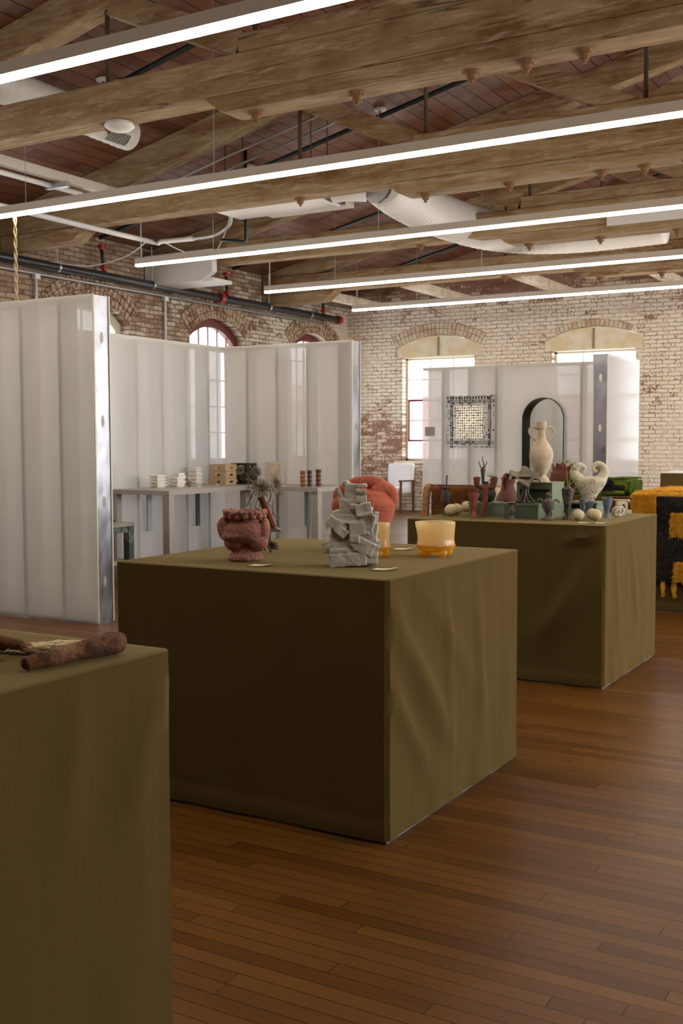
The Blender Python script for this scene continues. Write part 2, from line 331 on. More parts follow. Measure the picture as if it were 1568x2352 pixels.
MT['log'] = mottled('brown_bark', (0.15, 0.062, 0.026), (0.055, 0.024, 0.012), (0.20, 0.11, 0.055), 22, 0.85, 1.0, 0.01)
MT['wool'] = plain('cream_wool', (0.72, 0.60, 0.38), 0.95, var=0.15, nscale=40)
MT['stem'] = plain('green_stem', (0.20, 0.26, 0.04), 0.6)
MT['umbel'] = plain('pale_green_florets', (0.50, 0.50, 0.26), 0.7)
MT['blackfur'] = mottled('black_mohair', (0.012, 0.011, 0.011), (0.04, 0.032, 0.03), None, 60, 0.95, 1.0, 0.01)
MT['yellowfur'] = mottled('golden_mohair', (0.80, 0.46, 0.045), (0.64, 0.28, 0.012), None, 60, 0.95, 1.0, 0.01)
MT['greenfur'] = mottled('green_mohair', (0.13, 0.19, 0.018), (0.08, 0.12, 0.012), None, 60, 0.95, 1.0, 0.01)
MT['lit_top'] = plain('top_lit_white', (0.85, 0.83, 0.80), 0.5)  # glare on a cloth top, painted as plain white
MT['pale_timber'] = mottled('whitewashed_timber', (0.74, 0.67, 0.56), (0.58, 0.49, 0.36), None, 6, 0.8, 0.3)
MT['plate'] = plain('grey_plate', (0.30, 0.29, 0.28), 0.5, 0.3)
MT['tilec'] = plain('clear_bead', (0.55, 0.54, 0.52), 0.25, 0.0)
MT['warm'] = emit_mat('warm_glow', (1.0, 0.72, 0.40), 3.0)
mk = M('mirror_glass', 0.01, 1.0); mk.color((0.72, 0.75, 0.72)); MT['mirror'] = mk.m
MT['outbrick'] = plain('outdoor_brick_overexposed', (0.50, 0.27, 0.26), 0.9)  # red brick paled so the colour carries the overexposure
MT['outwhite'] = plain('outdoor_pale', (0.7, 0.68, 0.66), 0.9)
MT['grille'] = plain('dark_grille', (0.12, 0.12, 0.12), 0.5)

# ------------------------------------------------------------------ mesh helpers
def nb(): return bmesh.new()
def finish(name, bm, mat, parent=None, smooth=False, loc=None, rotz=None):
    bmesh.ops.recalc_face_normals(bm, faces=bm.faces)
    me = bpy.data.meshes.new(name); bm.to_mesh(me); bm.free()
    mats = mat if isinstance(mat, (list, tuple)) else [mat]
    for mm in mats: me.materials.append(MT[mm] if isinstance(mm, str) else mm)
    if smooth:
        for p in me.polygons: p.use_smooth = True
    o = bpy.data.objects.new(name, me); COL.objects.link(o)
    if parent is not None: o.parent = parent
    if loc is not None: o.location = loc
    if rotz is not None: o.rotation_euler = (0, 0, rotz)
    return o
def thing(name, label, cat, loc=(0, 0, 0), rotz=0.0, group=None):
    o = bpy.data.objects.new(name, None); COL.objects.link(o); o.empty_display_size = 0.1
    o.location = loc; o.rotation_euler = (0, 0, rotz); o['label'] = label; o['category'] = cat
    if group: o['group'] = group
    return o
def tag(o, label, cat, group=None, kind=None):
    o['label'] = label; o['category'] = cat
    if group: o['group'] = group
    if kind: o['kind'] = kind
    return o
def struct(o, label=None):
    o['kind'] = 'structure'
    if label: o['label'] = label
    return o
def box(bm, x0, x1, y0, y1, z0, z1, mi=0, mat=None, bev=0.0):
    c = Vector(((x0+x1)/2, (y0+y1)/2, (z0+z1)/2))
    r = bmesh.ops.create_cube(bm, size=1.0); vs = r['verts']
    for v in vs:
        v.co = Vector((v.co.x*(x1-x0), v.co.y*(y1-y0), v.co.z*(z1-z0))) + c
        if mat is not None: v.co = mat @ v.co
    fs = set(f for v in vs for f in v.link_faces)
    for f in fs: f.material_index = mi
    if bev:
        es = list(set(e for v in vs for e in v.link_edges))
        bmesh.ops.bevel(bm, geom=es, offset=bev, segments=2, affect='EDGES', profile=0.5)
def obox(bm, c, size, rot=(0, 0, 0), mi=0, bev=0.0):
    from mathutils import Euler
    mt = Matrix.Translation(c) @ Euler(rot).to_matrix().to_4x4()
    box(bm, -size[0]/2, size[0]/2, -size[1]/2, size[1]/2, -size[2]/2, size[2]/2, mi, mt, bev)
def bar(bm, a, b, w, h, mi=0):                          # rectangular bar from a to b
    a = Vector(a); b = Vector(b); d = (b-a); L = d.length; d.normalize()
    s = d.cross(Vector((0, 0, 1)))
    if s.length < 1e-4: s = Vector((1, 0, 0))
    s.normalize(); u = s.cross(d)
    mt = Matrix((( s.x, d.x, u.x, a.x), (s.y, d.y, u.y, a.y), (s.z, d.z, u.z, a.z), (0, 0, 0, 1)))
    box(bm, -w/2, w/2, 0, L, -h/2, h/2, mi, mt)
def tube(bm, pts, rad, seg=10, cap=True, mi=0):
    pts = [Vector(p) for p in pts]; n = len(pts)
    if not hasattr(rad, '__len__'): rad = [rad]*n
    rings = []; up = None
    for i, p in enumerate(pts):
        d = (pts[min(i+1, n-1)] - pts[max(i-1, 0)])
        if d.length < 1e-9: d = Vector((0, 0, 1))
        d.normalize()
        if up is None:
            up = Vector((0, 0, 1)) if abs(d.z) < 0.9 else Vector((0, 1, 0))
        s = d.cross(up); s.normalize(); up = s.cross(d); up.normalize()
        rings.append([bm.verts.new(p + (s*math.cos(t)+up*math.sin(t))*rad[i]) for t in [2*PI*j/seg for j in range(seg)]])
    for a, b in zip(rings, rings[1:]):
        for j in range(seg):
            f = bm.faces.new((a[j], a[(j+1) % seg], b[(j+1) % seg], b[j])); f.material_index = mi
    if cap:
        f = bm.faces.new(rings[0][::-1]); f.material_index = mi; f = bm.faces.new(rings[-1]); f.material_index = mi
def smooth_pts(pts, k=6):
    P = [Vector(p) for p in pts]; out = []
    for i in range(len(P)-1):
        p0 = P[max(i-1, 0)]; p1 = P[i]; p2 = P[i+1]; p3 = P[min(i+2, len(P)-1)]
        for j in range(k):
            t = j/k
            out.append(0.5*((2*p1)+(p2-p0)*t+(2*p0-5*p1+4*p2-p3)*t*t+(3*p1-p0-3*p2+p3)*t**3))
    out.append(P[-1]); return out
def lathe(bm, prof, s=1.0, seg=28, off=(0, 0, 0), deform=None, mi=0, smooth=True):
    if smooth:
        pr = [(p.x, p.y) for p in smooth_pts([(a, b, 0) for a, b in prof], 4)]
    else: pr = prof
    rings = []
    for r, z in pr:
        r = max(r, 0.0)
        r = max(r, 0.0002/s)
        ring = []
        for j in range(seg):
            t = 2*PI*j/seg; x, y, zz = r*math.cos(t), r*math.sin(t), z
            if deform: x, y, zz = deform(x, y, zz, t)
            ring.append(bm.verts.new((off[0]+x*s, off[1]+y*s, off[2]+zz*s)))
        rings.append(ring)
    for a, b in zip(rings, rings[1:]):
        for j in range(seg):
            f = bm.faces.new((a[j], a[(j+1) % seg], b[(j+1) % seg], b[j])); f.material_index = mi
    f = bm.faces.new(rings[0][::-1]); f.material_index = mi
    f = bm.faces.new(rings[-1]); f.material_index = mi
def ell(bm, c, r, rot=(0, 0, 0), s=1.0, sub=3, mi=0):
    from mathutils import Euler
    q = Euler(rot).to_matrix()
    if not hasattr(r, '__len__'): r = (r, r, r)
    res = bmesh.ops.create_icosphere(bm, subdivisions=sub, radius=1.0)
    for v in res['verts']:
        v.co = (q @ Vector((v.co.x*r[0], v.co.y*r[1], v.co.z*r[2])) + Vector(c))*s
    for f in set(f for v in res['verts'] for f in v.link_faces): f.material_index = mi
def remesh(o, vox, smooth_it=3, disp=None):
    md = o.modifiers.new('remesh', 'REMESH'); md.mode = 'VOXEL'; md.voxel_size = vox; md.use_smooth_shade = True
    if smooth_it:
        ms = o.modifiers.new('smooth', 'SMOOTH'); ms.iterations = smooth_it; ms.factor = 0.6
    if disp:
        tx = bpy.data.textures.new(o.name+'_t', 'CLOUDS'); tx.noise_scale = disp[1]; tx.noise_depth = 3
        d = o.modifiers.new('displace', 'DISPLACE'); d.texture = tx; d.strength = disp[0]; d.mid_level = 0.5; d.texture_coords = 'LOCAL'
def plate(outer, holes, thick, place):
    """flat plate with holes; place(u, v, w) -> point"""
    bm = nb(); edges = []
    for loop in [outer]+holes:
        vs = [bm.verts.new((u, v, 0)) for u, v in loop]
        for i in range(len(vs)): edges.append(bm.edges.new((vs[i], vs[(i+1) % len(vs)])))
    bmesh.ops.triangle_fill(bm, use_beauty=True, use_dissolve=False, edges=edges)
    fs = list(bm.faces); r = bmesh.ops.extrude_face_region(bm, geom=fs)
    for g in r['geom']:
        if isinstance(g, bmesh.types.BMVert): g.co.z += thick
    for v in bm.verts: v.co = Vector(place(v.co.x, v.co.y, v.co.z))
    return bm
def arch_loop(cx, w, z0, zs, za, n=14):
    """opening: sill z0, spring zs, apex za"""
    h = za-zs; hw = w/2; rad = (hw*hw+h*h)/(2*h); cz = za-rad; a0 = math.asin(hw/rad)
    pts = [(cx-hw, z0), (cx+hw, z0)]
    for i in range(n+1):
        a = a0 - 2*a0*i/n
        pts.append((cx+rad*math.sin(a), cz+rad*math.cos(a)))
    return pts, (rad, cz, a0)

# ------------------------------------------------------------------ structure
def roofz(x): return 4.36+0.225*(x-XL) if x < -2.79 else 4.36+0.225*(-2.79-XL)-0.225*(x+2.79)
RZ = roofz(-2.79); TH = 0.40
bm = nb(); box(bm, XL-TH, XR+TH, YF-0.3, YB+TH, -0.12, 0.0); struct(finish('floor', bm, 'floor'), 'dark brown narrow strip wood floor')
bm = nb()
for a, b in ((XL-TH, -2.79), (-2.79, XR+TH)):
    za = RZ if a == -2.79 else RZ-0.225*abs(a+2.79); zb = RZ if b == -2.79 else RZ-0.225*abs(b+2.79)
    vs = [bm.verts.new(p) for p in ((a, YF-0.3, za), (b, YF-0.3, zb), (b, YB+TH, zb), (a, YB+TH, za), (a, YF-0.3, za+0.15), (b, YF-0.3, zb+0.15), (b, YB+TH, zb+0.15), (a, YB+TH, za+0.15))]
    for q in ((0, 1, 2, 3), (7, 6, 5, 4), (0, 4, 5, 1), (1, 5, 6, 2), (2, 6, 7, 3), (3, 7, 4, 0)): bm.faces.new([vs[i] for i in q])
struct(finish('ceiling', bm, 'roof'), 'dark stained plank roof with a low slope')
# back wall
holes = []; arcs = {}
for cx in BW_X:
    lp, ar = arch_loop(cx, 1.86, 0.985, 3.21, 3.45); holes.append(lp); arcs[cx] = ar
outer = [(XL-TH, -0.1), (XR+TH, -0.1), (XR+TH, roofz(XR)-0.05), (-2.79, RZ+0.05), (XL-TH, roofz(XL)-0.05)]
bm = plate(outer, holes, TH, lambda u, v, w: (u, YB+w, v))
struct(finish('wall_back', bm, 'brick_back'), 'brick wall with flaking cream paint')
lholes = []; larcs = {}
for cy in LW_Y:
    lp, ar = arch_loop(cy, 1.56, 0.985, 3.16, 3.47); lholes.append(lp); larcs[cy] = ar
outer = [(YF, -0.1), (YB+0.05, -0.1), (YB+0.05, 4.37), (YF, 4.37)]
bm = plate(outer, lholes, TH, lambda u, v, w: (XL-w, u, v))
struct(finish('wall_left', bm, 'brick_left'), 'bare brown and tan brick wall with arched windows')
bm = plate(outer, lholes[1:], TH, lambda u, v, w: (XR+w, u, v))
struct(finish('wall_right', bm, 'brick_left'))
bm = nb(); box(bm, XL-TH, XR+TH, YF-0.3, YF, -0.1, RZ+0.05); struct(finish('wall_front', bm, 'brick_left'))
# windows
def arch_ring(name, cx, ar, r_extra, ring_w, place, mats, rings=1, proud=0.012, part=1.0, label=None):
    rad, cz, a0 = ar; bm = nb(); a0 *= part
    n = int(rad*2*a0/0.080)
    for k in range(rings):
        ri = rad+r_extra+k*(ring_w+0.012); ro = ri+ring_w
        for i in range(n):
            t0 = a0-2*a0*(i+0.08)/n; t1 = a0-2*a0*(i+0.92)/n
            q = [(cx+ri*math.sin(t0), cz+ri*math.cos(t0)), (cx+ro*math.sin(t0), cz+ro*math.cos(t0)), (cx+ro*math.sin(t1), cz+ro*math.cos(t1)), (cx+ri*math.sin(t1), cz+ri*math.cos(t1))]
            A = [bm.verts.new(place(u, v, -proud-random.random()*0.004)) for u, v in q]; B = [bm.verts.new(place(u, v, 0.04)) for u, v in q]
            for f in ((0, 1, 2, 3), ): bm.faces.new([A[j] for j in f])
            for j in range(4): bm.faces.new((A[j], B[j], B[(j+1) % 4], A[(j+1) % 4]))
    for k in range(rings):                                # mortar band
        ri = rad+r_extra+k*(ring_w+0.012)-0.006; ro = ri+ring_w+0.016; m2 = 30; pv = None
        for i in range(m2+1):
            t = a0-2*a0*i/m2
            c = (bm.verts.new(place(cx+ri*math.sin(t), cz+ri*math.cos(t), -0.004)), bm.verts.new(place(cx+ro*math.sin(t), cz+ro*math.cos(t), -0.004)))
            if pv:
                f = bm.faces.new((pv[0], pv[1], c[1], c[0])); f.material_index = 1
            pv = c
    o = finish(name, bm, mats); struct(o, label); return o
def bplace(u, v, w): return (u, YB+w, v)
def lplace(u, v, w): return (XL-w, u, v)
wn = 0
for i, cx in enumerate(BW_X):
    wn += 1
    root = bpy.data.objects.new('window_%d' % wn, None); COL.objects.link(root); root.location = (cx, YB, 0.985)
    struct(root, ['tall white window left of the far partition', 'tall window behind the far partition', 'tall window', 'tall window', 'tall window'][i])
    L = lambda x0, x1, y0, y1, z0, z1, b: box(b, x0, x1, y0, y1, z0-0.985, z1-0.985)
    b = nb(); lp, ar = arch_loop(0, 1.85, 3.03, 3.21, 3.445)
    b2 = plate([(u, v-0.985) for u, v in lp], [], 0.12, lambda u, v, w: (u, 0.035+w, v)); finish('lintel_panel', b2, 'ochre', root)
    b = nb()
    for x in (-0.93, 0.775): L(x, x+0.155, 0.002, 0.34, 0.985, 3.03, b)
    finish('jamb', b, 'brick_back', root)
    b = nb(); L(-0.02, 0.02, 0.018, 0.04, 3.05, 3.42, b); finish('cover_strip', b, 'mortar', root)
    b = nb()
    for x in (-0.775, 0.735): L(x, x+0.04, 0.17, 0.24, 0.985, 3.03, b)
    L(-0.775, 0.775, 0.17, 0.24, 0.985, 1.03, b); L(-0.775, 0.775, 0.17, 0.24, 2.99, 3.03, b)
    finish('window_frame', b, 'cream', root)
    b = nb()
    for z in (1.39, 2.19): L(-0.735, 0.735, 0.19, 0.225, z-0.018, z+0.018, b)
    for x in (-0.735, 0.715): L(x, x+0.02, 0.19, 0.225, 1.39, 2.19, b)
    finish('sash_bar', b, 'maroon', root)
    b = nb()
    for z in (1.79, 2.60): L(-0.735, 0.735, 0.19, 0.215, z-0.009, z+0.009, b)
    for x in (-0.245, 0.245): L(x-0.009, x+0.009, 0.19, 0.215, 1.03, 2.99, b)
    finish('glazing_bar', b, 'cream', root)
    b = nb(); L(-0.735, 0.735, 0.203, 0.207, 1.03, 2.99, b); finish('pane', b, 'glass', root)
    b = nb(); L(-0.95, 0.95, -0.04, 0.30, 0.935, 0.985, b); finish('window_sill', b, 'ochre', root)
    arch_ring('trim_%d' % wn, cx, arcs[cx], 0.01, 0.105, bplace, ['archbrick', 'mortar'], [2, 1, 2, 2, 1][i], part=[0.97, 0.72, 0.9, 0.9, 0.9][i], label='arched brick course over a tall window')
for i, cy in enumerate(LW_Y[1:]):
    wn += 1
    root = bpy.data.objects.new('window_%d' % wn, None); COL.objects.link(root); root.location = (XL, cy, 0.985)
    fm = 'cream' if cy < 13 else 'maroon'
    struct(root, ['arched window', 'arched window', 'arched window with a cream frame above the partitions', 'arched window with a dark red frame above the partitions', 'arched window with a dark red frame nearest the corner'][i])
    lo, ar = arch_loop(0, 1.56, 0.985, 3.16, 3.47); li, _ = arch_loop(0, 1.32, 1.09, 3.06, 3.33)
    finish('window_frame', plate([(u, v-0.985) for u, v in lo], [[(u, v-0.985) for u, v in li]], 0.10, lambda u, v, w: (-0.16-w, u, v)), fm, root)
    b = nb()
    for k in (-2, -1, 0, 1, 2): box(b, -0.24, -0.21, k*0.26-0.009, k*0.26+0.009, 0.1, 2.36-abs(k)*0.03)
    for z in (0.55, 1.0, 1.45, 1.95): box(b, -0.24, -0.21, -0.66, 0.66, z-0.009, z+0.009)
    finish('glazing_bar', b, fm, root)
    b = plate([(u, v-0.985) for u, v in li], [], 0.004, lambda u, v, w: (-0.225-w, u, v)); finish('pane', b, 'glass', root)
    arch_ring('trim_%d' % wn, cy, larcs[cy], 0.01, 0.105, lplace, ['archbrick_b', 'mortar_b'], 3, label='arched brick courses over a side window')
for i, cy in enumerate(LW_Y[1:]):
    wn += 1
    root = bpy.data.objects.new('window_%d' % wn, None); COL.objects.link(root); root.location = (XR, cy, 0.985); struct(root)
    lo, ar = arch_loop(0, 1.56, 0.985, 3.16, 3.47); li, _ = arch_loop(0, 1.32, 1.09, 3.06, 3.33)
    finish('window_frame', plate([(u, v-0.985) for u, v in lo], [[(u, v-0.985) for u, v in li]], 0.10, lambda u, v, w: (0.14+w, u, v)), 'cream', root)
    b = nb(); L2 = [box(b, 0.16, 0.19, k*0.33-0.01, k*0.33+0.01, 0.1, 2.3) for k in (-1, 0, 1)]
    finish('glazing_bar', b, 'cream', root)

# ------------------------------------------------------------------ roof trusses
TR = [(7.2, 4.13), (10.3, 4.08), (13.35, 4.03), (16.4, 4.0)]
TLAB = ['nearest timber roof truss crossing the top of the picture', 'second timber roof truss, behind the long light over the ducts',
        'third timber roof truss with a white box on its left end', 'farthest timber roof truss just before the painted brick wall']
def sheared_beam(bm, x0, z0, x1, z1, y0, y1, h):
    vs = []
    for y in (y0, y1):
        for x, z in ((x0, z0), (x1, z1)):
            for dz in (0, h): vs.append(bm.verts.new((x, y, z+dz)))
    for q in ((0, 1, 3, 2), (4, 6, 7, 5), (0, 4, 5, 1), (2, 3, 7, 6), (1, 5, 7, 3), (0, 2, 6, 4)): bm.faces.new([vs[i] for i in q])
RODX = [-6.62, -5.07, -2.79, -0.51, 1.04]; BOLTX = [-6.62, -5.07, -4.14, -3.20, -2.79, -2.38, -1.44, -0.51, 1.04]
for (yf, zs), lab in zip(TR, TLAB):
    yb = yf+0.28; yc = yf+0.14
    t = thing('roof_truss', lab, 'roof truss', (0, yc, zs), 0, 'timber roof trusses')
    def P(name, b, mt='timber', sm=False):
        for v in b.verts: v.co -= Vector((0, yc, zs))
        return finish(name, b, mt, t, sm)
    b = nb(); box(b, XL+0.02, XR-0.02, yf, yb, zs, zs+0.31, bev=0.02); P('tie_beam', b)
    b = nb(); box(b, -5.15, -0.43, yf+0.01, yb-0.01, zs+0.312, zs+0.46, bev=0.012); P('straining_beam', b)
    b = nb(); lp = [(-5.47, zs-0.004), (-5.34, zs-0.11), (-5.28, zs-0.13), (-0.30, zs-0.13), (-0.24, zs-0.11), (-0.11, zs-0.004)]
    b = plate(lp, [], 0.27, lambda u, v, w: (u, yf+0.005+w, v)); P('bolster', b)
    for sgn in (-1, 1):
        b = nb(); xa = XL+0.02 if sgn < 0 else XR-0.02
        sheared_beam(b, xa, roofz(xa)-0.31, -2.79, RZ-0.31, yf+0.03, yb-0.03, 0.302); P('rafter', b)
        for (xt, xb, zt) in ((-6.50, -5.16, None), (-4.86, -2.90, None)):
            xt2, xb2 = (xt, xb) if sgn < 0 else (-5.58-xt, -5.58-xb)
            b = nb(); bar(b, (xt2, yc, roofz(xt)-0.32), (xb2, yc, zs+0.40), 0.20, 0.20); P('strut', b)
    for x in RODX:
        b = nb(); tube(b, [(x, yc, zs+0.31), (x, yc, roofz(x)-0.25)], 0.022, 8); P('tie_rod', b, 'iron')
    for x in BOLTX:
        z = zs-0.13 if -5.4 < x < -0.2 else zs
        b = nb(); lathe(b, [(0.016, -0.085), (0.018, -0.06), (0.036, -0.055), (0.040, -0.022), (0.060, -0.018), (0.075, -0.001)], 1, 9, (x, yc, z), smooth=False); P('bolt', b, 'bolt')
    if yf != 13.35:
        b = nb(); lp = [(XL+0.02, zs-0.006), (XL+0.02, zs-0.19), (-10.3, zs-0.19), (-9.95, zs-0.17), (-9.72, zs-0.006)]
        b = plate(lp, [], 0.25, lambda u, v, w: (u, yf+0.015+w, v)); P('corbel', b)
# short joists between the last truss and the back wall
for i, (x, ln) in enumerate(((-10.45, .2), (-8.5, .2), (-6.5, .2), (-4.5, .2))):
    b = nb(); box(b, -0.085, 0.085, 0, YB-16.70, -0.075, 0.075, bev=0.01)
    o = finish('short_joist', b, 'pale_timber', None, loc=(x, 16.70, 4.06))
    tag(o, ['pale short joist nearest the corner, running to the painted brick wall', 'pale short joist above the left tall window, running to the brick wall',
            'pale short joist between the two tall windows, running to the brick wall', 'pale short joist above the right tall window, running to the brick wall'][i], 'joist', 'short joists before the back wall')
# white boxed beam end and bolted white steel plate
t = thing('beam_end_cover', 'large white sheet metal box over the left end of the third truss', 'cover', (-10.6, 13.2, 3.79))
lp = [(-0.62, 0), (0.45, 0), (0.67, 0.12), (0.67, 0.45), (-0.62, 0.45)]
finish('casing', plate(lp, [], 0.12, lambda u, v, w: (u, w, v)), 'white', t)
b = nb(); box(b, -0.60, 0.60, 0.12, 0.60, 0.0, 0.05); finish('underside', b, 'white', t)
t = thing('steel_plate', 'long white steel plate bolted to the face of the third truss at right', 'steel plate', (-4.01, 13.30, 3.99))
b = nb(); box(b, 0, 2.6, 0, 0.045, 0, 0.20, bev=0.004); finish('plate', b, 'white', t)
for k in range(6):
    b = nb(); ell(b, (0.18+0.22*k, -0.006, 0.05 if k % 2 else 0.14), (0.018, 0.012, 0.018), sub=2); finish('bolt_head', b, 'white', t, True)

# ------------------------------------------------------------------ long LED lights
LY = [(2.03, -9.6), (5.04, -9.6), (8.02, -9.6), (11.13, -9.6), (14.12, -9.6), (16.85, -9.6)]
LLAB = {5.04: 'nearest long LED strip light, crossing the top left corner', 8.02: 'second long LED strip light, crossing the whole picture under the second truss',
        11.13: 'third long LED strip light, its left end above the corner of the white booth', 14.12: 'fourth long LED strip light, ending left above the dark red arched window',
        16.85: 'farthest long LED strip light, in front of the painted brick wall'}
for y, x0 in LY:
    t = thing('linear_light', LLAB.get(y, 'long LED strip light above the camera, nearer than the nearest strip in the picture'), 'light', (x0, y, 3.70), 0, 'long LED strip lights')
    x1 = 4.3-x0
    b = nb(); box(b, 0, x1, -0.036, 0.036, -0.008, 0.070); finish('housing', b, 'beige', t)
    b = nb(); box(b, 0.004, x1-0.004, -0.034, 0.034, -0.034, -0.0085); finish('diffuser', b, 'led', t)
    for xs in (0.08, 1.25, 3.6, 8.6, 12.4):
        b = nb(); tube(b, [(xs, 0, 0.07), (xs, 0, roofz(x0+xs)-3.70)], 0.0035 if xs > 1 else 0.011, 6); finish('hanger', b, 'conduit', t)

# ------------------------------------------------------------------ ducts, unit, pipes
def pathtube(name, pts, r, mat, label, cat, seg=14, k=5, group=None, sm=True):
    p0 = Vector(pts[0]); b = nb(); P = [Vector(p)-p0 for p in pts]
    if k: P = smooth_pts(P, k)
    tube(b, P, r, seg); o = finish(name, b, mat, None, sm, loc=p0); tag(o, label, cat, group); return o
def duct(name, pts, r, label, k=8, grille=None):
    p0 = Vector(pts[0]); P = smooth_pts([Vector(p)-p0 for p in pts], k)
    t = thing(name, label, 'duct', p0)
    # ribbed spiral duct
    Q = []; rr = []
    tot = 0
    for a, c in zip(P, P[1:]):
        n = max(2, int((c-a).length/0.02))
        for j in range(n):
            Q.append(a.lerp(c, j/n)); rr.append(r+(0.006 if (int(tot/0.02) % 5 == 0) else 0)); tot += (c-a).length/n
    Q.append(P[-1]); rr.append(r)
    b = nb(); tube(b, Q, rr, 24); finish('duct_tube', b, 'white', t, True)
    if grille:
        g = Vector(grille)-p0; b = nb()
        for i in range(9):
            tube(b, [(g.x+(r+0.006)*math.cos(R(q)), g.y-0.14+i*0.035, g.z+(r+0.006)*math.sin(R(q))) for q in range(-68, -22, 9)], 0.007, 6)
        finish('grille', b, 'grille', t)
    return t
duct('round_duct', [(-9.0, 6.75, 4.55), (-8.5, 6.85, 4.66), (-8.08, 7.3, 4.72), (-8.0, 8.1, 4.70), (-7.97, 9.15, 4.66)], 0.165, 'white round duct with an open end above the first timber beam', grille=(-7.97, 8.85, 4.66))
duct('spiral_duct', [(-6.02, 11.25, 4.37), (-6.10, 11.9, 4.32), (-6.1, 13.0, 4.28), (-5.75, 14.0, 4.22), (-4.9, 14.45, 4.18), (-3.6, 14.5, 4.2)], 0.27, 'large white spiral duct leaving the ceiling unit toward the brick wall', grille=(-6.15, 11.35, 4.36))
t = thing('ceiling_unit', 'white rectangular air handling unit hung above the second truss beam', 'air unit', (-7.94, 10.62, 4.10))
b = nb(); box(b, 0, 1.43, 0, 0.52, 0, 0.46, bev=0.01); finish('casing', b, 'white', t)
b = nb(); box(b, 0.35, 1.5, 0.52, 0.72, 0.02, 0.10); finish('drain_tray', b, 'beige', t)
b = nb(); box(b, 1.43, 1.50, 0.02, 0.50, 0.03, 0.44); finish('gasket', b, 'black', t)
b = nb(); tube(b, [(1.48, 0.27, 0.26), (1.6, 0.3, 0.26), (1.82, 0.4, 0.27)], [0.26, 0.25, 0.27], 24); finish('cone', b, 'white', t, True)
b = nb()
for x, y in ((0.1, 0.08), (1.3, 0.08), (0.1, 0.44), (1.3, 0.44)): tube(b, [(x, y, 0.46), (x, y, roofz(-7.94+x)-4.10)], 0.008, 6)
finish('hanger', b, 'iron', t)
def xpx(*a): return a
pathtube('drain_pipe', [(-9.46, 6.0, 4.0), (-9.47, 8.7, 4.0), (-9.47, 11.2, 4.0), (-9.35, 11.33, 4.0), (-8.85, 11.38, 4.0)], 0.032, 'pvc', 'white plastic pipe sloping along the left side to a bend', 'pipe', k=3)
pathtube('flexible_hose', [(-8.85, 11.38, 4.0), (-8.55, 11.45, 4.03), (-8.33, 11.46, 4.15), (-8.3, 11.4, 4.32)], 0.026, 'conduit', 'grey curved hose joining the white pipe to the ceiling unit', 'hose')
b = nb(); box(b, -0.05, 0.05, 0, 4.6, -0.05, 0.05, bev=0.006); o = finish('square_duct', b, 'beige', None, loc=(-8.93, 5.5, 4.32)); tag(o, 'beige square duct running above the white plastic pipe at left', 'duct')
pathtube('conduit_pipe', [(-9.0, 5.5, 4.22), (-9.0, 9.5, 4.22)], 0.028, 'pvc', 'thin white pipe beneath the beige square duct', 'pipe', k=0)
b = nb(); box(b, -0.16, 0.16, -0.03, 0.03, -0.03, 0.03); o = finish('pipe_bracket', b, 'conduit', None, loc=(-8.93, 9.05, 4.22)); tag(o, 'small grey bracket clasping the thin white pipe', 'bracket')
# black sprinkler branch lines following the roof slope
for i, (y, xa, xb) in enumerate(((8.64, -10.9, -3.2), (11.86, -10.9, -3.2), (15.08, -10.9, -3.2), (18.2, -10.9, -3.2))):
    pathtube('sprinkler_pipe', [(xa, y, roofz(xa)-0.16), (xb, y, roofz(xb)-0.16)], 0.030, 'blackpipe',
             ['black sprinkler pipe under the roof behind the first truss', 'black sprinkler pipe under the roof over the big duct', 'black sprinkler pipe under the roof behind the third truss', 'black sprinkler pipe under the roof beside the brick gable'][i], 'pipe', k=0, group='black sprinkler pipes under the roof')
for i, (y, off) in enumerate(((10.66, 0.40), (10.95, 0.42))):
    pathtube('electrical_conduit', [(-10.0, y, roofz(-10.0)-off), (-6.4, y, roofz(-6.4)-off)], 0.014, 'conduit', ['upper thin grey conduit along the second truss rafter', 'lower thin grey conduit along the second truss rafter'][i], 'conduit', k=0)
pathtube('drop_pipe', [(-8.11, 11.5, roofz(-8.11)-0.01), (-8.11, 11.5, 3.93), (-8.11, 11.45, 3.90), (-8.35, 11.3, 3.92)], 0.022, 'blackpipe', 'dark green drop pipe with an elbow under the ceiling unit', 'pipe', k=0)
# smoke detectors / roof discs
for i, (x, y, z) in enumerate(((-7.888, 8.672, 5.114), (-6.439, 11.976, 5.44), (-8.371, 11.956, 5.005), (-8.104, 15.186, 5.066), (-7.84, 8.86, 5.12))):
    t = thing('smoke_detector', ['white round detector on the roof above the round duct', 'white round detector on the roof right of the middle bay', 'white round detector on the roof above the second long light',
              'white round detector on the roof beyond the spiral duct', 'white flat disc on the roof beside the first truss beam'][i], 'detector', (x, y, roofz(x)-0.005), 0, 'white detectors on the roof')
    b = nb(); lathe(b, [(0.02, 0.0), (0.07, 0.0), (0.078, -0.02), (0.07, -0.035), (0.01, -0.04)], 1, 20, smooth=False); finish('disc', b, 'white', t, True)
    b = nb(); lathe(b, [(0.018, -0.04), (0.02, -0.055), (0.004, -0.06)], 1, 10, smooth=False); finish('sensor', b, 'grille', t, True)
t = thing('wireless_dome', 'white shallow dome fixed beneath the first timber beam', 'dome', (-6.50, 7.34, 4.125))
b = nb(); lathe(b, [(0.12, 0.0), (0.125, -0.015), (0.13, -0.03), (0.10, -0.055), (0.05, -0.072), (0.005, -0.076)], 1, 24); finish('cap', b, 'white', t, True)
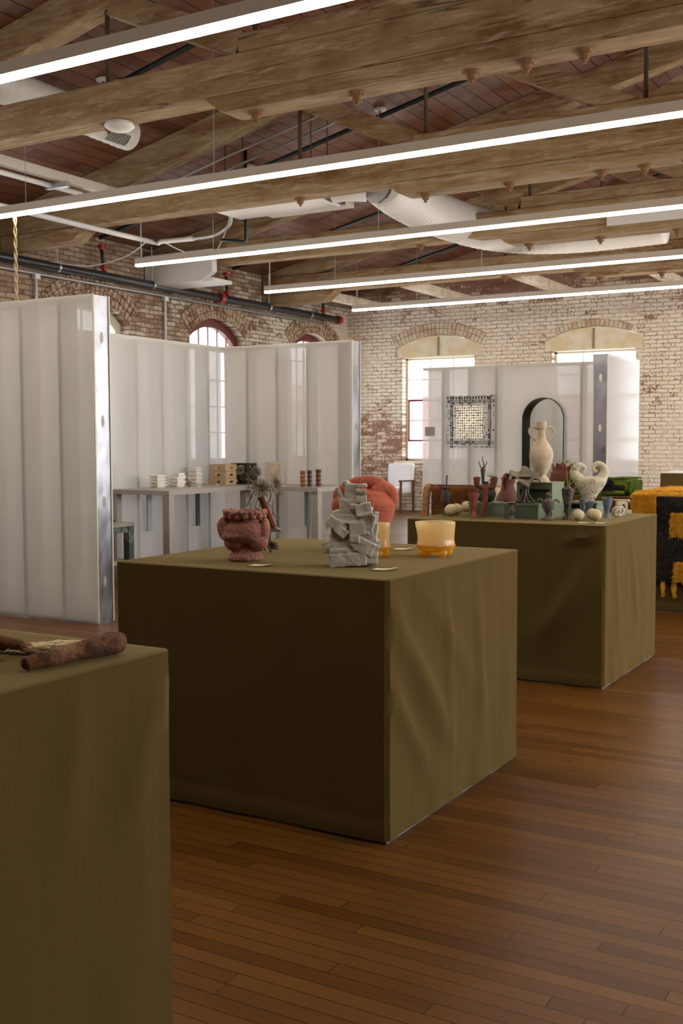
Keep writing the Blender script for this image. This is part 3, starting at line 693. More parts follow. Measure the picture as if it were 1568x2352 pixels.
for i, (x, y) in enumerate(((-8.68, 11.05), (-8.3, 10.95))):
    t = thing(['domed_fitting', 'junction_fitting'][i], ['glass domed fitting on the grey conduit under the second truss', 'grey junction fitting on the conduit beside a looped cable'][i], 'fitting', (x, y, roofz(x)-0.42))
    b = nb(); lathe(b, [(0.02, 0.02), (0.075, 0.0), (0.07, -0.03), (0.04, -0.07), (0.004, -0.075)], 1, 16); finish('bowl', b, ['clear', 'conduit'][i], t, True)
# sprinkler main on the left wall
t = thing('sprinkler_main', 'dark steel main pipe running along the top of the left brick wall', 'pipe', (-11.08, 4.0, 3.79))
b = nb(); tube(b, [(0, 0, 0), (0, 14.85, 0)], 0.062, 16); finish('pipe', b, 'pipe', t, True)
for y in (10.97, 14.87):
    b = nb(); tube(b, [(0, y-0.05, 0), (0, y+0.05, 0)], 0.085, 16); finish('coupling', b, 'red', t)
for y in (7.2, 9.2, 12.4, 13.8): 
    b = nb(); tube(b, [(0, y-0.02, 0), (0, y+0.02, 0)], 0.070, 16); tube(b, [(0, y, 0.06), (0, y, 0.58)], 0.008, 6); finish('pipe_hanger', b, 'conduit', t)
for i, y in enumerate((8.0, 11.02, 14.15)):
    b = nb(); tube(b, [(0.02, y+0.12, 0.03), (0.05, y+0.02, 0.44)], 0.026, 10); finish('riser', b, 'blackpipe', t, True)
    for q in ((0.03, y+0.10, 0.11), (0.05, y+0.03, 0.40)):
        b = nb(); tube(b, [(q[0], q[1]+0.01, q[2]-0.04), (q[0], q[1]-0.01, q[2]+0.04)], 0.042, 10); box(b, q[0]-0.05, q[0]+0.05, q[1]-0.05, q[1]+0.05, q[2]-0.012, q[2]+0.012); finish('riser_coupling', b, 'red', t)
pathtube('wall_conduit', [(-11.17, 4.0, 3.66), (-11.17, 18.1, 3.68)], 0.022, 'conduit', 'thin grey conduit along the brick just below the dark main pipe', 'conduit', k=0)
for i, (y, z0) in enumerate(((10.9, 2.9), (13.64, 2.9))):
    t = thing('conduit_drop', ['white conduit dropping down the brick left of the cream arched window', 'white conduit with a small box between the two arched windows'][i], 'conduit', (-11.19, y, z0), 0, 'conduit drops on the left wall')
    b = nb(); tube(b, [(0, 0, 0), (0, 0, 3.66-z0)], 0.022, 8); finish('pipe', b, 'pvc', t, True)
    b = nb(); box(b, -0.03, 0.04, -0.045, 0.045, 3.60-z0, 3.68-z0); finish('junction_box', b, 'white', t)
pathtube('slack_cable', [(-11.03, 11.0, 3.84), (-10.6, 11.3, 3.78), (-10.1, 11.5, 3.9), (-9.46, 11.22, 4.02)], 0.008, 'pvc', 'slack white cable looping up from the dark main pipe', 'cable')
pathtube('slack_cable', [(-9.3, 11.34, 3.985), (-9.1, 11.6, 3.86), (-8.8, 11.7, 3.83), (-8.55, 11.6, 4.0), (-8.31, 11.42, 4.2)], 0.009, 'conduit', 'grey cable sagging under the bend of the white pipe', 'cable')
# twisted cord from the second light
b = nb()
for ph in (0, PI):
    tube(b, [(0.011*math.cos(i*0.55+ph), 0.011*math.sin(i*0.55+ph), -i*0.02) for i in range(0, 86)], 0.010, 6)
o = finish('twisted_cord', b, 'wood_l', None, True, loc=(-8.51, 8.02, 3.65)); tag(o, 'tan twisted cord hanging from the second long light at far left', 'cord')

# ------------------------------------------------------------------ white partitions
def arcpath(w, zt, n=20): return [(-w, 0.0), (w, 0.0)]+[(w*math.cos(a), zt-w+w*math.sin(a)) for a in [PI*i/n for i in range(n+1)]]
def partition(label, axis, start, length, thick, h, ends, spacing=0.4064, niche=None, first=0.02):
    """axis 'x': runs +x from start, front face at y=start.y ; axis 'y': runs +y, face at x=start.x, thickness to -x"""
    t = thing('partition', label, 'partition', start, 0 if axis == 'x' else R(90), 'white sheeted partitions')
    if niche: b = plate([(0, 0.012), (length, 0.012), (length, h), (0, h)], [[(niche+u, v+0.03 if v < 0.1 else v) for u, v in arcpath(0.298, 1.972)]], 0.006, lambda u, v, w: (u, w, v))
    else: b = nb(); box(b, 0, length, 0.0, 0.006, 0.012, h)
    finish('front_sheet', b, 'skin', t)
    b = nb(); box(b, 0, length, thick-0.006, thick, 0.012, h); finish('rear_sheet', b, 'skin', t)
    x = first; n = 0
    while x < length-0.1:
        if x > 0.06 and not (niche and abs(x+0.017-niche) < 0.33):
            b = nb(); box(b, x, x+0.040, 0.0068, thick-0.0068, 0.031, h-0.036); finish('stud', b, 'stud', t)
        x += spacing
    b = nb(); box(b, 0.0, length, 0.008, thick-0.008, h-0.035, h-0.003); finish('top_track', b, 'trackw', t)
    b = nb(); box(b, 0.0, length, 0.008, thick-0.008, 0.0, 0.03); finish('bottom_track', b, 'metal', t)
    for e in ends:
        xe = 0.0 if e == 'a' else length
        s = -1 if e == 'a' else 1
        hl = []
        for zc in (0.32, 0.92, 1.53, 2.15):
            hl.append([(thick/2+0.019*math.cos(a)*1.0, zc+0.045*math.sin(a)) for a in [2*PI*i/16 for i in range(16)]])
        b = plate([(0.008, 0.0), (thick-0.008, 0.0), (thick-0.008, h-0.005), (0.008, h-0.005)], hl, 0.003, lambda u, v, w: (xe+s*(0.001+w), u, v))
        finish('end_stud', b, 'metal', t)
        b = nb()
        for yy in (0.004, thick-0.016): box(b, min(xe, xe+s*0.012), max(xe, xe+s*0.012), yy, yy+0.012, 0.01, h)
        finish('edge_trim', b, 'trackw', t)
    return t
partition('nearest white sheeted partition at the left edge with a steel end stud', 'x', (-8.9, 6.08, 0), 3.22, 0.185, 2.464, ['b'], first=0.02)
partition('long white partition behind the stone block stacks, side wall of the booth', 'y', (-7.55, 6.45, 0), 3.98, 0.185, 2.464, [], first=0.23)
partition('white partition forming the back of the booth behind the turned candlesticks', 'x', (-7.549, 10.245, 0), 1.69, 0.19, 2.462, ['b'], first=0.30)
partition('far white partition carrying the beaded wall lamp', 'x', (-6.96, 14.25, 0), 2.76, 0.19, 2.43, [], niche=1.82, first=0.30)
partition('far white partition end wall with a shiny steel stud, right of the arched mirror', 'y', (-3.935, 13.22, 0), 1.40, 0.20, 2.44, ['a'])
o = None
b = nb(); box(b, -0.075, 0.075, -0.006, 0, -0.065, 0.065); o = finish('sign_plate', b, 'plate', None, loc=(-6.84, 14.243, 1.515)); tag(o, 'small grey sign plate on the left end of the far partition', 'sign')

# ------------------------------------------------------------------ cloth covered plinths
def cloth_plinth(label, x0, x1, y0, y1, h=0.907, folds=(), seed=0.0, base=True, name='cloth_plinth', top=None, rot=0.0, amp=0.007):
    cx, cy = (x0+x1)/2, (y0+y1)/2; hx, hy = (x1-x0)/2, (y1-y0)/2
    t = thing(name, label, 'display plinth', (cx, cy, 0), rot, 'olive cloth covered plinths')
    N = 46; rc = 0.012; per = []
    crn = [(hx, -hy), (hx, hy), (-hx, hy), (-hx, -hy)]; nrm = [(1, 0), (0, 1), (-1, 0), (0, -1)]
    for k in range(4):
        a = crn[k]; c = crn[(k+1) % 4]; nx, ny = nrm[k]
        for i in range(N):
            u = 0.012+(1-0.024)*i/(N-1)
            L = math.dist(a, c)
            per.append((a[0]+(c[0]-a[0])*u, a[1]+(c[1]-a[1])*u, nx, ny, k, u*L))
    rows = [0.012, 0.03, 0.062, 0.066, 0.10]+[0.10+(h-0.14)*i/26 for i in range(1, 27)]+[h-0.022, h-0.010, h-0.003, h]
    rings = []
    for z in rows:
        ring = []
        for (px, py, nx, ny, k, u) in per:
            w = amp*(1.0-0.75*(z/h))
            d = w*(noise.noise(Vector((u*5.5+k*9+seed, z*1.2, seed)))*1.2+0.6*noise.noise(Vector((u*14+k*5+seed, z*2.5, seed+4))))
            cr = min(u, (2*hy if k in (0, 2) else 2*hx)-u)
            d *= min(1, cr/0.10)
            for (fk, ua, za, ub, zb, am, wd) in folds:
                if fk != k: continue
                vx, vz = ub-ua, zb-za; ll = vx*vx+vz*vz; tt = max(0, min(1, ((u-ua)*vx+(z-za)*vz)/ll))
                dd = math.hypot(u-ua-vx*tt, z-za-vz*tt); d += 1.7*am*math.exp(-(dd/wd)**2)*math.sin(PI*min(1, max(0.05, tt+0.1)))
            d *= min(1.0, 0.08+cr/0.07)
            if z < 0.064: d += 0.0015
            if z >= h-0.015: d *= 0.2
            if z >= h-0.011: d += 0.001
            inn = 0.004 if z == h else 0
            ring.append(bm_v(t, px+nx*(d-inn), py+ny*(d-inn), z))
        rings.append(ring)
    b = nb(); R2 = [[b.verts.new(p) for p in ring] for ring in rings]; n = len(per)
    for A, B in zip(R2, R2[1:]):
        for j in range(n): b.faces.new((A[j], A[(j+1) % n], B[(j+1) % n], B[j]))
    # top: inset ring, then subdivided sheet
    G = 24; grid = [[b.verts.new((-hx+0.02+(2*hx-0.04)*i/G, -hy+0.02+(2*hy-0.04)*j/G, h+0.0016*noise.noise(Vector((i*0.33+seed, j*0.33, 3.1))))) for j in range(G+1)] for i in range(G+1)]
    for i in range(G):
        for j in range(G): b.faces.new((grid[i][j], grid[i+1][j], grid[i+1][j+1], grid[i][j+1]))
    edge = [grid[G][j] for j in range(G+1)]+[grid[i][G] for i in range(G-1, -1, -1)]+[grid[0][j] for j in range(G-1, -1, -1)]+[grid[i][0] for i in range(1, G)]
    top_ring = R2[-1]
    e1 = [b.edges.get((top_ring[j], top_ring[(j+1) % n])) for j in range(n)]
    e2 = [b.edges.get((edge[j], edge[(j+1) % len(edge)])) for j in range(len(edge))]
    bmesh.ops.bridge_loops(b, edges=[e for e in e1+e2 if e])
    o = finish('cloth_cover', b, 'cloth', t, True)
    if hasattr(o.data, 'set_sharp_from_angle'): o.data.set_sharp_from_angle(angle=R(40))
    b = nb(); box(b, -hx+0.012, hx-0.012, -hy+0.012, hy-0.012, 0.0, 0.5); finish('inner_box', b, 'whitebase', t)
    if top: 
        b = nb(); box(b, -hx+0.004, hx-0.004, -hy+0.004, hy-0.004, h+0.002, h+0.010); finish('top_board', b, top, t)  # board added to paint the cloth top as white-lit
    return t
def bm_v(t, x, y, z): return (x, y, z)
T1F = [(0, 0.02, 0.80, 0.62, 0.10, 0.016, 0.05), (0, 0.0, 0.55, 0.40, 0.08, 0.012, 0.035), (0, 0.25, 0.86, 0.95, 0.22, 0.007, 0.05), (0, 0.75, 0.85, 0.82, 0.05, 0.006, 0.035),
       (0, 0.45, 0.85, 0.52, 0.1, 0.007, 0.03), (3, 1.1, 0.75, 0.75, 0.35, 0.003, 0.08), (3, 0.9, 0.8, 0.5, 0.3, 0.003, 0.10), (3, 0.5, 0.35, 0.1, 0.5, 0.0025, 0.12)]
cloth_plinth('large olive cloth covered plinth in the centre holding the coral vase', -2.893, -1.690, 3.200, 4.400, folds=T1F, seed=1.3)
cloth_plinth('olive cloth covered plinth crowded with small vessels and green boxes', -2.965, -1.748, 5.852, 6.965, folds=[(3, 1.2, 0.80, 0.75, 0.05, 0.012, 0.05), (3, 1.15, 0.6, 0.6, 0.1, 0.008, 0.06), (0, 0.2, 0.8, 0.28, 0.1, 0.006, 0.03), (0, 0.5, 0.8, 0.75, 0.1, 0.007, 0.04), (3, 1.2, 0.86, 0.9, 0.80, 0.012, 0.02)], seed=5.2, amp=0.009)
cloth_plinth('nearest olive cloth covered plinth at the lower left corner', -2.755, -1.550, 0.698, 1.898, folds=[(0, 1.15, 0.85, 1.0, 0.45, 0.007, 0.05), (0, 1.19, 0.86, 1.12, 0.75, 0.005, 0.02), (0, 0.9, 0.88, 0.85, 0.5, 0.006, 0.04), (0, 0.6, 0.8, 0.5, 0.2, 0.008, 0.07), (0, 0.3, 0.7, 0.35, 0.1, 0.007, 0.06)], seed=9.1)
cloth_plinth('olive cloth covered plinth under the black and gold blanket', -2.38, -1.17, 8.83, 10.03, seed=3.0)
cloth_plinth('olive cloth covered plinth under the folded green and black blanket', -3.62, -2.43, 9.0, 10.2, seed=7.0)
cloth_plinth('far olive cloth covered plinth with its lit top painted white beside the brick wall', -4.0, -2.8, 15.9, 17.1, seed=8.0, top='lit_top', rot=R(5))

def L(name, label, cat, x, y, z=0.907, group=None, rot=None):
    return thing(name, label, cat, (x, y, z), YAW if rot is None else rot, group)

# ------------------------------------------------------------------ things on the centre plinth
# crackled pink urn
s = 0.001701
t = L('lobed_urn', 'crackled pink and grey urn with swollen lobes and a beaded rim', 'urn', -2.465, 3.474)
b = nb()
lathe(b, [(36, 0), (40, 5), (39, 12), (34, 17), (28, 25), (20, 33), (20, 38), (33, 43), (44, 52), (48, 64), (46, 78), (40, 88), (36, 96), (41, 102), (47, 106), (49, 112), (45, 115), (38, 112), (33, 100), (0.1, 90)], s, 40)
ell(b, (-12, -14, 60), (40, 34, 17), (0, R(-6), 0), s); ell(b, (30, -14, 44), (24, 24, 22), (0, 0, 0), s)
ell(b, (44, -10, 66), (14, 20, 34), (0, R(6), 0), s); ell(b, (-22, -10, 44), (26, 26, 22), (0, 0, 0), s)
ell(b, (30, 14, 60), (26, 26, 28), (0, 0, 0), s)
tube(b, smooth_pts([Vector(p)*s for p in ((-38, -4, 92), (-50, -6, 88), (-52, -8, 74), (-46, -8, 60), (-36, -8, 54))], 4), 12*s, 12)
o = finish('body', b, 'urn', t, True); remesh(o, 0.0032, 4, (0.004, 0.012))
b = nb()
for i in range(26):
    a = 2*PI*i/26; ell(b, (46*math.cos(a), 46*math.sin(a), 112+2*math.sin(i*2.1)), 6.2, s=s, sub=2)
for i in range(15):
    a = 2*PI*i/15+0.2; ell(b, (43*math.cos(a), 43*math.sin(a), 102), (8, 8, 6), s=s, sub=2)
o = finish('beaded_rim', b, 'urn', t, True); remesh(o, 0.003, 2, (0.003, 0.01))

# grey clay stack sculpture
s = 0.00160
t = L('clay_tower', 'pale grey clay tower of stacked slabs standing in front of the coral vase', 'sculpture', -2.002, 3.516)
b = nb()
def sb(cx, cz, w, h, tilt, d, yo=0, ry=0): obox(b, (cx*s, yo*0.8*s, cz*s), (w*s, d*s, h*s), (R(ry), R(-tilt), 0))
sb(-14, 17, 84, 30, 4, 62, -2); sb(36, 30, 42, 44, -4, 56, -2); sb(6, 12, 96, 22, 3, 50, 4)
ell(b, (-57, 4, 45), (13, 22, 17), (0, R(20), 0), s)
sb(-8, 66, 88, 92, 0, 48, 2); sb(24, 66, 58, 76, -4, 50, 2); sb(-2, 100, 80, 40, 0, 44, 0); sb(0, 40, 100, 30, 0, 56, 0)
sb(-40, 98, 46, 24, -36, 34, -20); sb(-55, 104, 8, 30, -30, 36, -20); sb(-28, 82, 28, 20, -40, 30, -26)
sb(8, 90, 36, 30, 4, 30, -26); sb(1, 66, 24, 16, -4, 28, -30); sb(20, 52, 56, 30, -30, 30, -24); sb(34, 70, 26, 44, 28, 24, -16)
sb(-16, 116, 64, 30, 4, 44, 2); sb(-22, 126, 40, 18, 12, 40, 0)
sb(-7, 156, 30, 70, -4, 30, 0); sb(-10, 134, 46, 44, 0, 38, 0); sb(4, 150, 40, 30, 0, 30, 0); sb(14, 150, 22, 50, 0, 24, 6)
ell(b, (-17, -2, 193), (10, 10, 8), (0, R(15), 0), s); sb(1, 188, 34, 7, -6, 28, 0); sb(18, 188, 26, 8, 2, 30, -4); sb(17, 174, 24, 9, -2, 30, -8); sb(18, 157, 24, 16, 4, 30, -10)
sb(-30, 163, 9, 46, 20, 22, -8); sb(22, 136, 38, 22, 10, 38, -16); sb(25, 122, 38, 7, 10, 44, -18); sb(-3, 139, 9, 12, 10, 14, -26)
sb(52, 114, 10, 26, -12, 22, -4); sb(30, 104, 34, 34, -8, 34, -10); sb(44, 100, 6, 40, -14, 30, -18); sb(49, 74, 14, 34, -12, 22, -2)
sb(-48, 62, 12, 24, 10, 20, 4); sb(-16, 48, 40, 22, -10, 40, -8); sb(-8, 52, 12, 22, 30, 16, -24); sb(40, 4, 20, 8, 0, 20, -14)
for (cx, cz, w, h2, tl, yo) in ((-62, 45, 20, 26, 10, -4), (12, 40, 30, 8, -22, -30), (-34, 38, 44, 9, 3, -26), (58, 52, 8, 20, 0, 2), (38, 128, 12, 22, -20, -8), (-20, 104, 40, 6, -14, -26), (46, 28, 22, 8, 12, -26), (6, 106, 28, 6, 14, -24), (26, 78, 18, 5, 8, -30)): sb(cx, cz, w, h2, tl, 20, yo)
bmesh.ops.rotate(b, verts=b.verts, cent=(0, 0, 0), matrix=Matrix.Rotation(0.0, 3, 'Z'))
o = finish('slab_stack', b, 'grey_clay', t, True); remesh(o, 0.0022, 3, (0.0075, 0.035))
for v in ():
    pass

# coral vase
s = 0.001875
t = L('lumpy_vase', 'coral red pebbled vase with swollen folded lobes at its mouth', 'vase', -2.262, 4.085)
b = nb()
lathe(b, [(27, 0), (29, 8), (37, 25), (47, 45), (57, 66), (65, 88), (69, 106), (58, 124), (44, 134), (0.1, 138)], s, 36)
for pts, rr in (([(54, -16, 96), (56, -16, 114), (52, -14, 130), (36, -16, 139), (16, -26, 128), (8, -30, 116)], [10, 17, 19, 17, 14, 7]),
                ([(-46, -6, 74), (-58, -12, 90), (-58, -18, 104), (-40, -28, 108), (-20, -34, 100)], [12, 19, 21, 19, 12]),
                ([(-60, -2, 112), (-60, -6, 124), (-46, -12, 134), (-24, -22, 134), (6, -28, 124), (18, -26, 116)], [12, 18, 20, 17, 13, 8]),
                ([(-44, 6, 136), (-26, 6, 148), (0, 2, 152), (24, 0, 150), (46, 4, 140)], [12, 17, 17, 17, 15]),
                ([(20, -20, 112), (22, -24, 98), (18, -24, 84)], [18, 30, 26])):
    P = smooth_pts([Vector(q)*s for q in pts], 5); R3 = []
    for i in range(len(P)):
        f = i/(len(P)-1)*(len(rr)-1); k = min(int(f), len(rr)-2); R3.append((rr[k]+(rr[k+1]-rr[k])*(f-k))*s)
    tube(b, P, R3, 16)
o = finish('body', b, 'coral', t, True); remesh(o, 0.0030, 2, (0.0035, 0.007))

# amber glasses
def amber(label, x, y, s, w, h, feet, bot):
    t = L('footed_glass', label, 'glass', x, y, group='amber glasses on the centre plinth')
    b = nb(); q = w/46.0
    def df(px, py, z, a): return (px*(1+0.03*math.sin(3*a+z*0.05)), py*(1+0.02*math.sin(2*a+1)), z)
    lathe(b, [(30*q*0.9, bot), (42*q, bot+2), (43.5*q, bot+10), (42*q, h*0.52), (43.5*q, h*0.75), (46*q, h), (44*q, h+0.5), (41.5*q, h*0.75), (40*q, h*0.5), (41*q, bot+9), (38*q, bot+4), (0.1, bot+3)], s, 40, deform=df)
    finish('bowl', b, 'amber_p', t, True)
    b = nb()
    lathe(b, [(0.1, bot*0.55), (28*q, bot*0.55), (41*q, bot*0.8), (43.6*q, bot+2), (43*q, bot+7), (0.1, bot+6)], s, 36, deform=df)
    for i in range(feet):
        a = 2*PI*i/feet+0.4; ell(b, (31*q*math.cos(a), 31*q*math.sin(a), 9), (13*min(1, q*1.3), 13*min(1, q*1.3), 9), (0, 0, 0), s)
    o = finish('footed_base', b, 'amber_d', t, True); remesh(o, 0.0028, 3)
amber('wide amber glass bowl on lumpy feet near the right edge of the centre plinth', -1.888, 3.985, 0.001758, 46, 77, 4, 20)
amber('narrow amber glass half hidden behind the grey clay tower', -2.063, 3.835, 0.001740, 24, 77, 3, 19)

# thistle sculpture
s = 0.00180
t = L('thistle_sculpture', 'metal thistle sculpture with spiky heads on a leaning red plank', 'sculpture', -2.557, 3.79, 0.907)
def V(px, py, d=0): return Vector(((px-621)*s, d*s, (1270-py)*s))
b = nb(); 
pl = [(600, 1110), (606, 1108), (634, 1212), (628, 1216)]
vs = [V(px, py, d) for d in (-2, 8) for px, py in pl]
# plank as a slanted prism: red front edge
def prism(b, loop, d0, d1, mi=0):
    A = [b.verts.new(V(x, y, d0)) for x, y in loop]; B = [b.verts.new(V(x, y, d1)) for x, y in loop]
    n = len(loop); f = b.faces.new(A); f.material_index = mi; f = b.faces.new(B[::-1]); f.material_index = mi
    for i in range(n): f = b.faces.new((A[i], B[i], B[(i+1) % n], A[(i+1) % n])); f.material_index = mi
prism(b, [(601, 1139), (606, 1142), (614, 1160), (634, 1211), (628, 1215), (600, 1142)], -10, -2); finish('plank_edge', b, 'redplank', t)
b = nb(); prism(b, [(591, 1143), (601, 1139), (628, 1215), (619, 1216), (606, 1185), (600, 1168)], -4, 22); finish('plank_side', b, 'olivebrass', t)
def head(cx, cy, r, nrm, n=34, d=0, inner=0.25, cone=0.25):
    n = int(n*0.8)
    b = nb(); nrm = Vector(nrm).normalized(); a1 = nrm.cross(Vector((0, 0, 1))).normalized(); a2 = nrm.cross(a1); c = V(cx, cy, d)
    for i in range(n):
        a = 2*PI*i/n+random.uniform(-0.05, 0.05); L2 = r*s*random.uniform(0.85, 1.05); u = a1*math.cos(a)+a2*math.sin(a)
        tip = c+u*L2+nrm*L2*cone; p0 = c+u*L2*0.12; tube(b, [p0, p0.lerp(tip, 0.6), tip], [0.0014, 0.0019, 0.0021], 6)
    for i in range(n//2):
        a = 2*PI*i/(n//2); u = a1*math.cos(a)+a2*math.sin(a); L2 = r*s*random.uniform(0.4, 0.6)
        tube(b, [c+u*L2*0.1, c+u*L2+nrm*L2*0.8], [0.001, 0.0014], 5)
    for i in range(10): ell(b, (c+(a1*random.uniform(-4, 4)+a2*random.uniform(-4, 4))*s+nrm*0.003), 0.0028, sub=1)
    finish('spiky_head', b, 'bronze', t, True)
head(600, 1120, 23, (0.1, -1, 0.1), 40, -14); head(587, 1082, 14, (0, -1, 0.25), 32, 0, cone=0.2); head(634, 1112, 27, (0.75, -0.45, 0.1), 40, 4, cone=0.1)
head(552, 1078, 13, (-0.6, -0.8, 0.3), 30, 0); head(560, 1092, 12, (-0.3, -0.9, -0.3), 26, 4)
b = nb()
def st(pts, r, k=4): tube(b, smooth_pts([V(*p) for p in pts], k), r, 6)
st([(571, 1098), (577, 1106), (592, 1116), (600, 1122)], 0.0035); st([(587, 1086), (590, 1098), (580, 1104), (572, 1100)], 0.003)
st([(600, 1122), (604, 1140), (612, 1160), (606, 1178)], 0.0022); st([(604, 1120), (620, 1128), (620, 1146), (613, 1154)], 0.0028)
st([(613, 1154), (622, 1164), (627, 1172), (623, 1184)], 0.0022); st([(628, 1149), (626, 1168), (631, 1188)], 0.0024)
st([(592, 1140), (586, 1160), (583, 1180)], 0.0018); st([(598, 1150), (592, 1168), (588, 1180)], 0.0018); st([(573, 1155), (574, 1170), (580, 1180)], 0.0022)
st([(569, 1092), (569, 1120)], 0.0018, 1)
finish('stem', b, 'bronze', t, True)
b = nb(); st([(580, 1128), (576, 1140), (569, 1152), (566, 1161)], 0.0035)
for i in range(8): st([(578-i*1.4, 1134+i*3.4), (573-i*1.0, 1140+i*3.2)], 0.0022, 1)
finish('leaf', b, 'bronze', t, True)
b = nb(); prism(b, [(616, 1216), (633, 1213), (645, 1218), (643, 1221), (620, 1223)], -8, 20); finish('foot_plate', b, 'bronze', t)
b = nb(); st([(619, 1222), (618, 1238), (616, 1250), (613, 1254)], 0.0042); st([(613, 1252, 0), (618, 1262, -2), (622, 1270, -2)], 0.005)
for a in (-0.2, 0.25, 0.7, 1.1, 1.5, 1.9):
    st([(620, 1262), (620+8*math.cos(a), 1260-8*math.sin(a)), (622+17*math.cos(a), 1258-15*math.sin(a), -6)], 0.0036)
st([(600, 1250, 20), (606, 1268, 22)], 0.004); st([(617, 1235, 5), (600, 1250, 20)], 0.0035)
finish('root_foot', b, 'dark_bronze', t, True)

def card(label, x, y, rz, w=0.086, d=0.052, mat='card', z=0.9095, g='caption cards on the centre plinth'):
    b = nb(); n = 8
    for i in range(n):
        x0 = -w/2+w*i/n; x1 = x0+w/n; z0 = 0.0010+0.004*max(0, (x0/w+0.1))**2*6; z1 = 0.0010+0.004*max(0, (x1/w+0.1))**2*6
        vs = [b.verts.new(p) for p in ((x0, -d/2, z0), (x1, -d/2, z1), (x1, d/2, z1), (x0, d/2, z0), (x0, -d/2, z0-0.0008), (x1, -d/2, z1-0.0008), (x1, d/2, z1-0.0008), (x0, d/2, z0-0.0008))]
        for q in ((0, 1, 2, 3), (7, 6, 5, 4), (0, 4, 5, 1), (2, 6, 7, 3)): b.faces.new([vs[k] for k in q])
    o = finish('caption_card', b, mat, None, loc=(x, y, z), rotz=rz); tag(o, label, 'card', g); return o
card('cream caption card in front of the pink urn', -2.30, 3.345, R(12)); card('cream caption card in front of the grey clay tower', -1.835, 3.455, R(12)); card('cream caption card left of the wide amber glass', -2.115, 4.150, R(12))
card('corner of a cream card at the left edge of the nearest plinth', -1.80, 1.612, R(10), 0.05, 0.03, g='card on the nearest plinth')

# ------------------------------------------------------------------ bark and wool on the nearest plinth
def bark(label, pts, rs, seed):
    p0 = Vector(pts[0]); t0 = nb(); P = smooth_pts([Vector(p)-p0 for p in pts], 5)
    rr = []
    for i in range(len(P)): 
        f = i/(len(P)-1)*(len(rs)-1); k = min(int(f), len(rs)-2); rr.append(rs[k]+(rs[k+1]-rs[k])*(f-k))
    tube(t0, P, rr, 20)
    for v in t0.verts: 
        q = v.co*18+Vector((seed, 0, 0)); v.co += Vector((noise.noise(q), noise.noise(q+Vector((5, 0, 0))), noise.noise(q+Vector((0, 5, 0)))*0.5))*0.008
        if v.co.z+p0.z < 0.9095: v.co.z = 0.9095-p0.z
    o = finish('bark_piece', t0, 'log', None, True, loc=p0); md = o.modifiers.new('sub', 'SUBSURF'); md.levels = 1; md.render_levels = 1
    tag(o, label, 'bark', 'pieces of bark on the nearest plinth')
bark('long brown bark piece at the right of the wool on the nearest plinth', [(-1.655, 1.555, 0.921), (-1.64, 1.61, 0.926), (-1.625, 1.69, 0.930), (-1.615, 1.77, 0.934), (-1.612, 1.80, 0.932)], [0.014, 0.020, 0.021, 0.026, 0.022], 2)
bark('short brown bark piece at the left end of the wool on the nearest plinth', [(-1.95, 1.66, 0.925), (-1.88, 1.68, 0.927), (-1.81, 1.695, 0.922), (-1.785, 1.70, 0.919)], [0.017, 0.018, 0.016, 0.010], 8)
b = nb()
for i in range(1500):
    u = random.random(); x = -1.825+0.15*u+random.uniform(-0.012, 0.012); y = 1.695+0.085*u+random.uniform(-0.032, 0.035)
    a = R(40)+random.uniform(-0.5, 0.5); ln = random.uniform(0.02, 0.055); z = 0.910+random.random()*0.017*(1-abs(2*u-1)*0.4)
    p = Vector((x, y, z)); d = Vector((math.cos(a), math.sin(a)*0.7, 0))*ln
    tube(b, [p, p+d*0.5+Vector((0, 0, random.uniform(0, 0.005))), p+d+Vector((0, 0, random.uniform(-0.005, 0.005)))], [0.0009, 0.0012, 0.0004], 3, cap=False)
for i in range(12): ell(b, (-1.815+0.012*i, 1.70+0.0065*i, 0.914), (0.022, 0.028, 0.009), sub=2)
for v in b.verts: v.co.z = max(v.co.z, 0.9092)
for v in b.verts: v.co -= Vector((-1.75, 1.74, 0.91))
o = finish('wool_tuft', b, 'wool', None, True, loc=(-1.75, 1.74, 0.91)); tag(o, 'cream combed wool spread between the two bark pieces', 'wool', kind='stuff')

# ------------------------------------------------------------------ green risers on the second plinth
def green_box(label, x0, x1, y0, y1, h, z=0.907, front_open=False, lid=True):
    t = thing('green_box', label, 'box', ((x0+x1)/2, (y0+y1)/2, z), 0, 'sage green display boxes'); hx, hy = (x1-x0)/2, (y1-y0)/2
    if front_open:
        b = nb(); w = 0.018
        box(b, -hx, hx, -hy, -hy+0.012, h-0.035, h); box(b, -hx, -hx+w, -hy, -hy+0.012, 0, h-0.035); box(b, hx-w, hx, -hy, -hy+0.012, 0, h-0.035); box(b, -hx+w, hx-w, -hy, -hy+0.012, 0, w)
        box(b, -hx, hx, -hy+0.012, hy, h-0.012, h); box(b, -hx, -hx+0.012, -hy+0.012, hy, 0, h-0.012); box(b, hx-0.012, hx, -hy+0.012, hy, 0, h-0.012); finish('frame', b, 'green', t)
        b = nb(); box(b, -hx+0.013, hx-0.013, -hy+0.035, -hy+0.045, 0.001, h-0.013); finish('back_panel', b, 'greend', t)
        b = nb(); box(b, -hx-0.003, hx+0.003, -hy-0.003, hy+0.003, h, h+0.006); finish('lid', b, 'green', t)
    else:
        b = nb(); box(b, -hx, hx, -hy, hy, 0, h-0.014, bev=0.002); finish('carcass', b, 'green', t)
        b = nb(); box(b, -hx-0.004, hx+0.004, -hy-0.004, hy+0.004, h-0.014, h, bev=0.002); finish('lid', b, 'green', t)
        b = nb(); box(b, -hx+0.012, hx-0.012, -hy-0.0015, -hy, 0.01, h-0.022); finish('front_panel', b, 'greend', t)
        b = nb(); ell(b, (hx-0.006, -hy-0.006, h-0.02), 0.005, sub=2); finish('latch', b, 'green', t)
    return t
green_box('low sage green box under the black spouted pot', -2.752, -2.585, 6.295, 6.46, 0.083)
